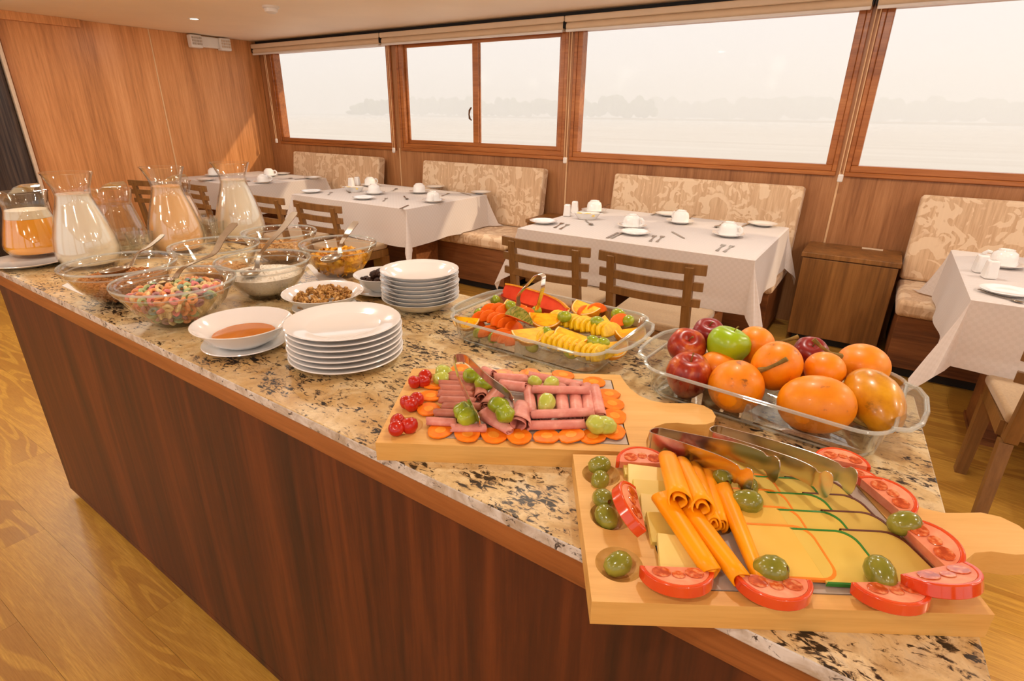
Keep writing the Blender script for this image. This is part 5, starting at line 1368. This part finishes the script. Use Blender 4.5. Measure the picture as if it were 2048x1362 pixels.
# fanned pieces
def mk_fan(name, mat, R_, th, cat):
    n = 8; o = [(R_ * cos(pi * i / n), R_ * .85 * sin(pi * i / n)) for i in range(n + 1)]
    o = o + [(-R_ * .55, -R_ * .12), (R_ * .55, -R_ * .12)]
    ob = MB().prism(o, 0, th).obj(name, mat, smooth=30, bevel=.0018, seg=2); tag(ob, 'x', cat); return ob
pp = mk_fan('papaya_slice', m_papor, .026, .009, 'papaya'); k0_ = 0
PF = [(300, 525, .018, 'front left end'), (372, 455, .03, 'left cluster'), (430, 440, .038, 'left cluster'), (490, 460, .038, 'left cluster'), (545, 488, .036, 'left cluster'), (600, 510, .034, 'left cluster'), (650, 540, .03, 'left cluster'), (430, 580, .018, 'front wall row'), (560, 620, .018, 'front wall row'), (615, 645, .018, 'front wall row'), (670, 655, .018, 'front wall row'),
      (450, 385, .042, 'rear cluster'), (520, 375, .044, 'rear cluster'), (575, 400, .042, 'rear cluster'), (700, 395, .042, 'rear cluster'), (760, 420, .042, 'rear cluster'), (930, 480, .034, 'near the divider'), (1390, 380, .042, 'right half, rear'), (1290, 400, .036, 'right half, rear'), (1600, 490, .042, 'right half, near the end')]
cnt = {}
for x, y, z, w_ in PF:
    cnt[w_] = cnt.get(w_, 0) + 1
    group_dup(pp, k0_ > 0, P(*d3(x, y), TH + z), (1.05, r.uniform(-.2, .2), radians(r.uniform(50, 75))), 'orange papaya slice, %s from the left in the %s' % (ORD[cnt[w_] - 1], w_), 'papaya', 'orange papaya slices', r.uniform(.95, 1.15)); k0_ += 1
pn = mk_fan('pineapple_slice', m_pine, .03, .009, 'pineapple'); k0_ = 0
for row_, (xa, ya, xb, yb, n_, za) in enumerate([(1040, 460, 1520, 575, 11, .034), (890, 620, 1440, 790, 12, .03)]):
    for i in range(n_):
        u = i / (n_ - 1)
        group_dup(pn, k0_ > 0, P(*d3(xa + (xb - xa) * u, ya + (yb - ya) * u), TH + za), (1.0, r.uniform(-.1, .1), radians(74)), 'yellow pineapple slice, %s from the left in the %s row' % (ORD[i], ['rear', 'front'][row_]), 'pineapple', 'pineapple slices in the cut fruit dish', r.uniform(.95, 1.08)); k0_ += 1
gg = MB().ell((0, 0, 0), (.0155, .0125, .0125), 18, 12).obj('grape', m_grape, smooth=80)
for k, (x, y, z, lab) in enumerate([(492, 268, .046, 'at the rear left beside the red papaya, upper'), (428, 343, .04, 'at the rear left, middle of three'), (350, 390, .04, 'at the left, lowest of three'), (635, 325, .062, 'between orange wedge and tongs'), (1108, 415, .06, 'right of the central orange wedge'), (1588, 405, .054, 'largest one at the rear right'), (1398, 465, .054, 'between two orange pieces on the right'),
        (1670, 455, .05, 'at the rear right, the smaller'), (950, 560, .046, 'left of the large orange wedge'), (1362, 640, .05, 'between the pineapple rows, left'), (1450, 655, .046, 'between the pineapple rows, right'), (350, 560, .02, 'seen through the front glass, leftmost'), (482, 600, .02, 'seen through the front glass, left half'), (815, 675, .022, 'seen through the front glass beside the divider'), (1165, 735, .03, 'on the front pineapple row'), (860, 365, .05, 'below the right tong tip')]):
    group_dup(gg, k > 0, P(*d3(x, y), TH + z), (r.uniform(-.4, .4), r.uniform(-.6, .6), r.uniform(0, 3)), 'green grape in the cut fruit dish, ' + lab, 'grape', 'grapes in the cut fruit dish', 1.25 if 'largest' in lab else r.uniform(.98, 1.08))
tongs('slim steel tongs standing in the cut fruit dish', Pz(1075, 556, .15), [[Pz(1067, 556, .15), Pz(1050, 575, .13), Pz(1037, 592, .105), Pz(1037, 615, .07)], [Pz(1087, 558, .15), Pz(1085, 578, .13), Pz(1080, 598, .1), Pz(1073, 620, .07)]], .012, (.25, .95, .1), .9, m_steel, 1.2)

# --- whole fruit
d5 = lambda x, y: (1270 + x / 3.413, 600 + y / 3.413)
def mk_apple(mat, R_=.036, tall=1.0, name='apple'):
    lob = lambda a: 1 + .025 * cos(5 * a)
    pr = [(0, -.84), (.12, -.86), (.3, -.9), (.55, -.8), (.82, -.45), (.98, 0), (1, .22), (.92, .55), (.72, .8), (.45, .9), (.25, .86), (.1, .74), (0, .68)]
    ob = MB().lathe([(a * R_, b * R_ * tall) for a, b in pr], 36, lobes=lob).obj(name, mat, fixn=True, smooth=80)
    MB().tube([(0, 0, R_ * .7 * tall), (.001, 0, R_ * .95 * tall), (.004, .001, R_ * 1.12 * tall)], [.0012, .0011, .0017], 6).obj('stem', m_stem, ob)
    return ob
for f_, z, R_, tall, rot, mat, lab in [((350, 325), .062, .036, .95, (.5, .3, 0), m_apple, 'red and yellow apple, rear left of the whole fruit dish'), ((362, 520), .045, .038, 1.12, (.15, -.1, 1), m_apple, 'tall red apple at the front left of the whole fruit dish'),
        ((500, 232), .07, .031, .95, (.35, .1, 0), m_apple2, 'dark red apple behind the green apple, stem hollow up'), ((630, 315), .078, .039, .95, (-.2, .2, 0), m_gapple, 'bright green apple on top of the whole fruit'),
        ((855, 345), .06, .029, .95, (.2, 0, 0), m_apple2, 'small dark red apple peeking behind the upper granadilla'), ((1195, 365), .07, .03, .95, (.45, .1, 0), m_apple2, 'dark red apple at the rear with its stem hollow up'), ((1150, 430), .045, .03, .95, (.2, 0, 0), m_apple, 'red apple hidden under the small round orange fruit')]:
    p = P(*d5(*f_), TH + z); o = mk_apple(mat, R_, tall); o.location = p; o.rotation_euler = rot; tag(o, lab, 'apple', 'apples in the whole fruit dish')
def mk_ball(rx, rz, mat, name, stem=None, lab='', cat='fruit', f_=(0, 0), z=0, rot=(0, 0, 0), grp=None):
    p = P(*d5(*f_), TH + z)
    pr = [(sin(pi * i / 18) * (1 + .03 * cos(pi * i / 9)), -cos(pi * i / 18)) for i in range(19)]; pr[0] = (0, -1); pr[-1] = (0, 1)
    o = MB().lathe([(a * rx, b * rz) for a, b in pr], 40).obj(name, mat, loc=p, rot=rot, fixn=True, smooth=80); tag(o, lab, cat, grp)
    if stem:
        inv = (Matrix.Translation(p) @ Matrix.Rotation(0, 4, 'X') @ o.rotation_euler.to_matrix().to_4x4()).inverted()
        pts = [inv @ P(*d5(x, y), TH + zz) for x, y, zz in stem]
        n = len(pts); MB().tube(pts, [.0055] + [.003] * (n - 2) + [.0042], 8).obj('stem', m_stem, o)
    return o
mk_ball(.037, .036, m_grana, 'orange', None, 'plain orange fruit peeking out behind the tall red apple', 'fruit', (560, 480), .04, (0, 0, 0))
G = 'granadillas in the whole fruit dish'
mk_ball(.046, .044, m_grana, 'granadilla', [(850, 480, .078), (900, 468, .086), (965, 440, .095), (1038, 402, .108)], 'orange granadilla with a green stem at the front centre', 'granadilla', (688, 590), .05, (.5, .6, 0), G)
mk_ball(.041, .043, m_grana, 'granadilla', None, 'speckled granadilla on top, in the middle of the dish', 'granadilla', (965, 450), .078, (.3, .3, 1), G)
mk_ball(.036, .036, m_grana, 'granadilla', [(925, 285, .078), (985, 290, .085), (1060, 268, .094), (1115, 250, .1)], 'granadilla with a pale stem behind the green apple', 'granadilla', (815, 310), .075, (.2, .3, 0), G)
mk_ball(.033, .0285, m_grana, 'tangerine', None, 'small round orange fruit with a flat top, on the pile', 'fruit', (1295, 475), .078, (.2, .1, 0))
mk_ball(.044, .036, m_grana, 'granadilla', [(1405, 385, .09), (1330, 362, .098), (1265, 315, .108), (1218, 268, .118)], 'granadilla with a long curved stem at the rear right', 'granadilla', (1555, 445), .068, (.1, .1, 0), G)
mk_ball(.047, .056, m_grana, 'granadilla', [(1478, 800, .046), (1530, 838, .036), (1600, 868, .028), (1690, 905, .02)], 'largest granadilla, at the front right of the divider', 'granadilla', (1235, 712), .055, (.25, 1.45, .5), G)
c = P(*d5(1632, 690), TH + .056); e_ = P(*d5(1738, 862), TH + .042) - c
pr = [(0, -1), (.28, -.95), (.6, -.82), (.86, -.55), (1.0, -.2), (1, .08), (.88, .38), (.68, .66), (.46, .86), (.2, .99), (.1, 1.0), (0, .98)]
ob = MB().lathe([(a * .041, b * .064) for a, b in pr], 40).obj('papaya', m_papaya, loc=c, fixn=True, smooth=80)
ob.rotation_euler = e_.normalized().to_track_quat('Z', 'Y').to_euler(); tag(ob, 'whole yellow papaya at the right end of the dish', 'papaya')
MB().lathe([(0, 1.03 * .0635), (.005, 1.025 * .0635), (.0062, .99 * .0635)], 12).obj('stem_scar', m_groove, ob)
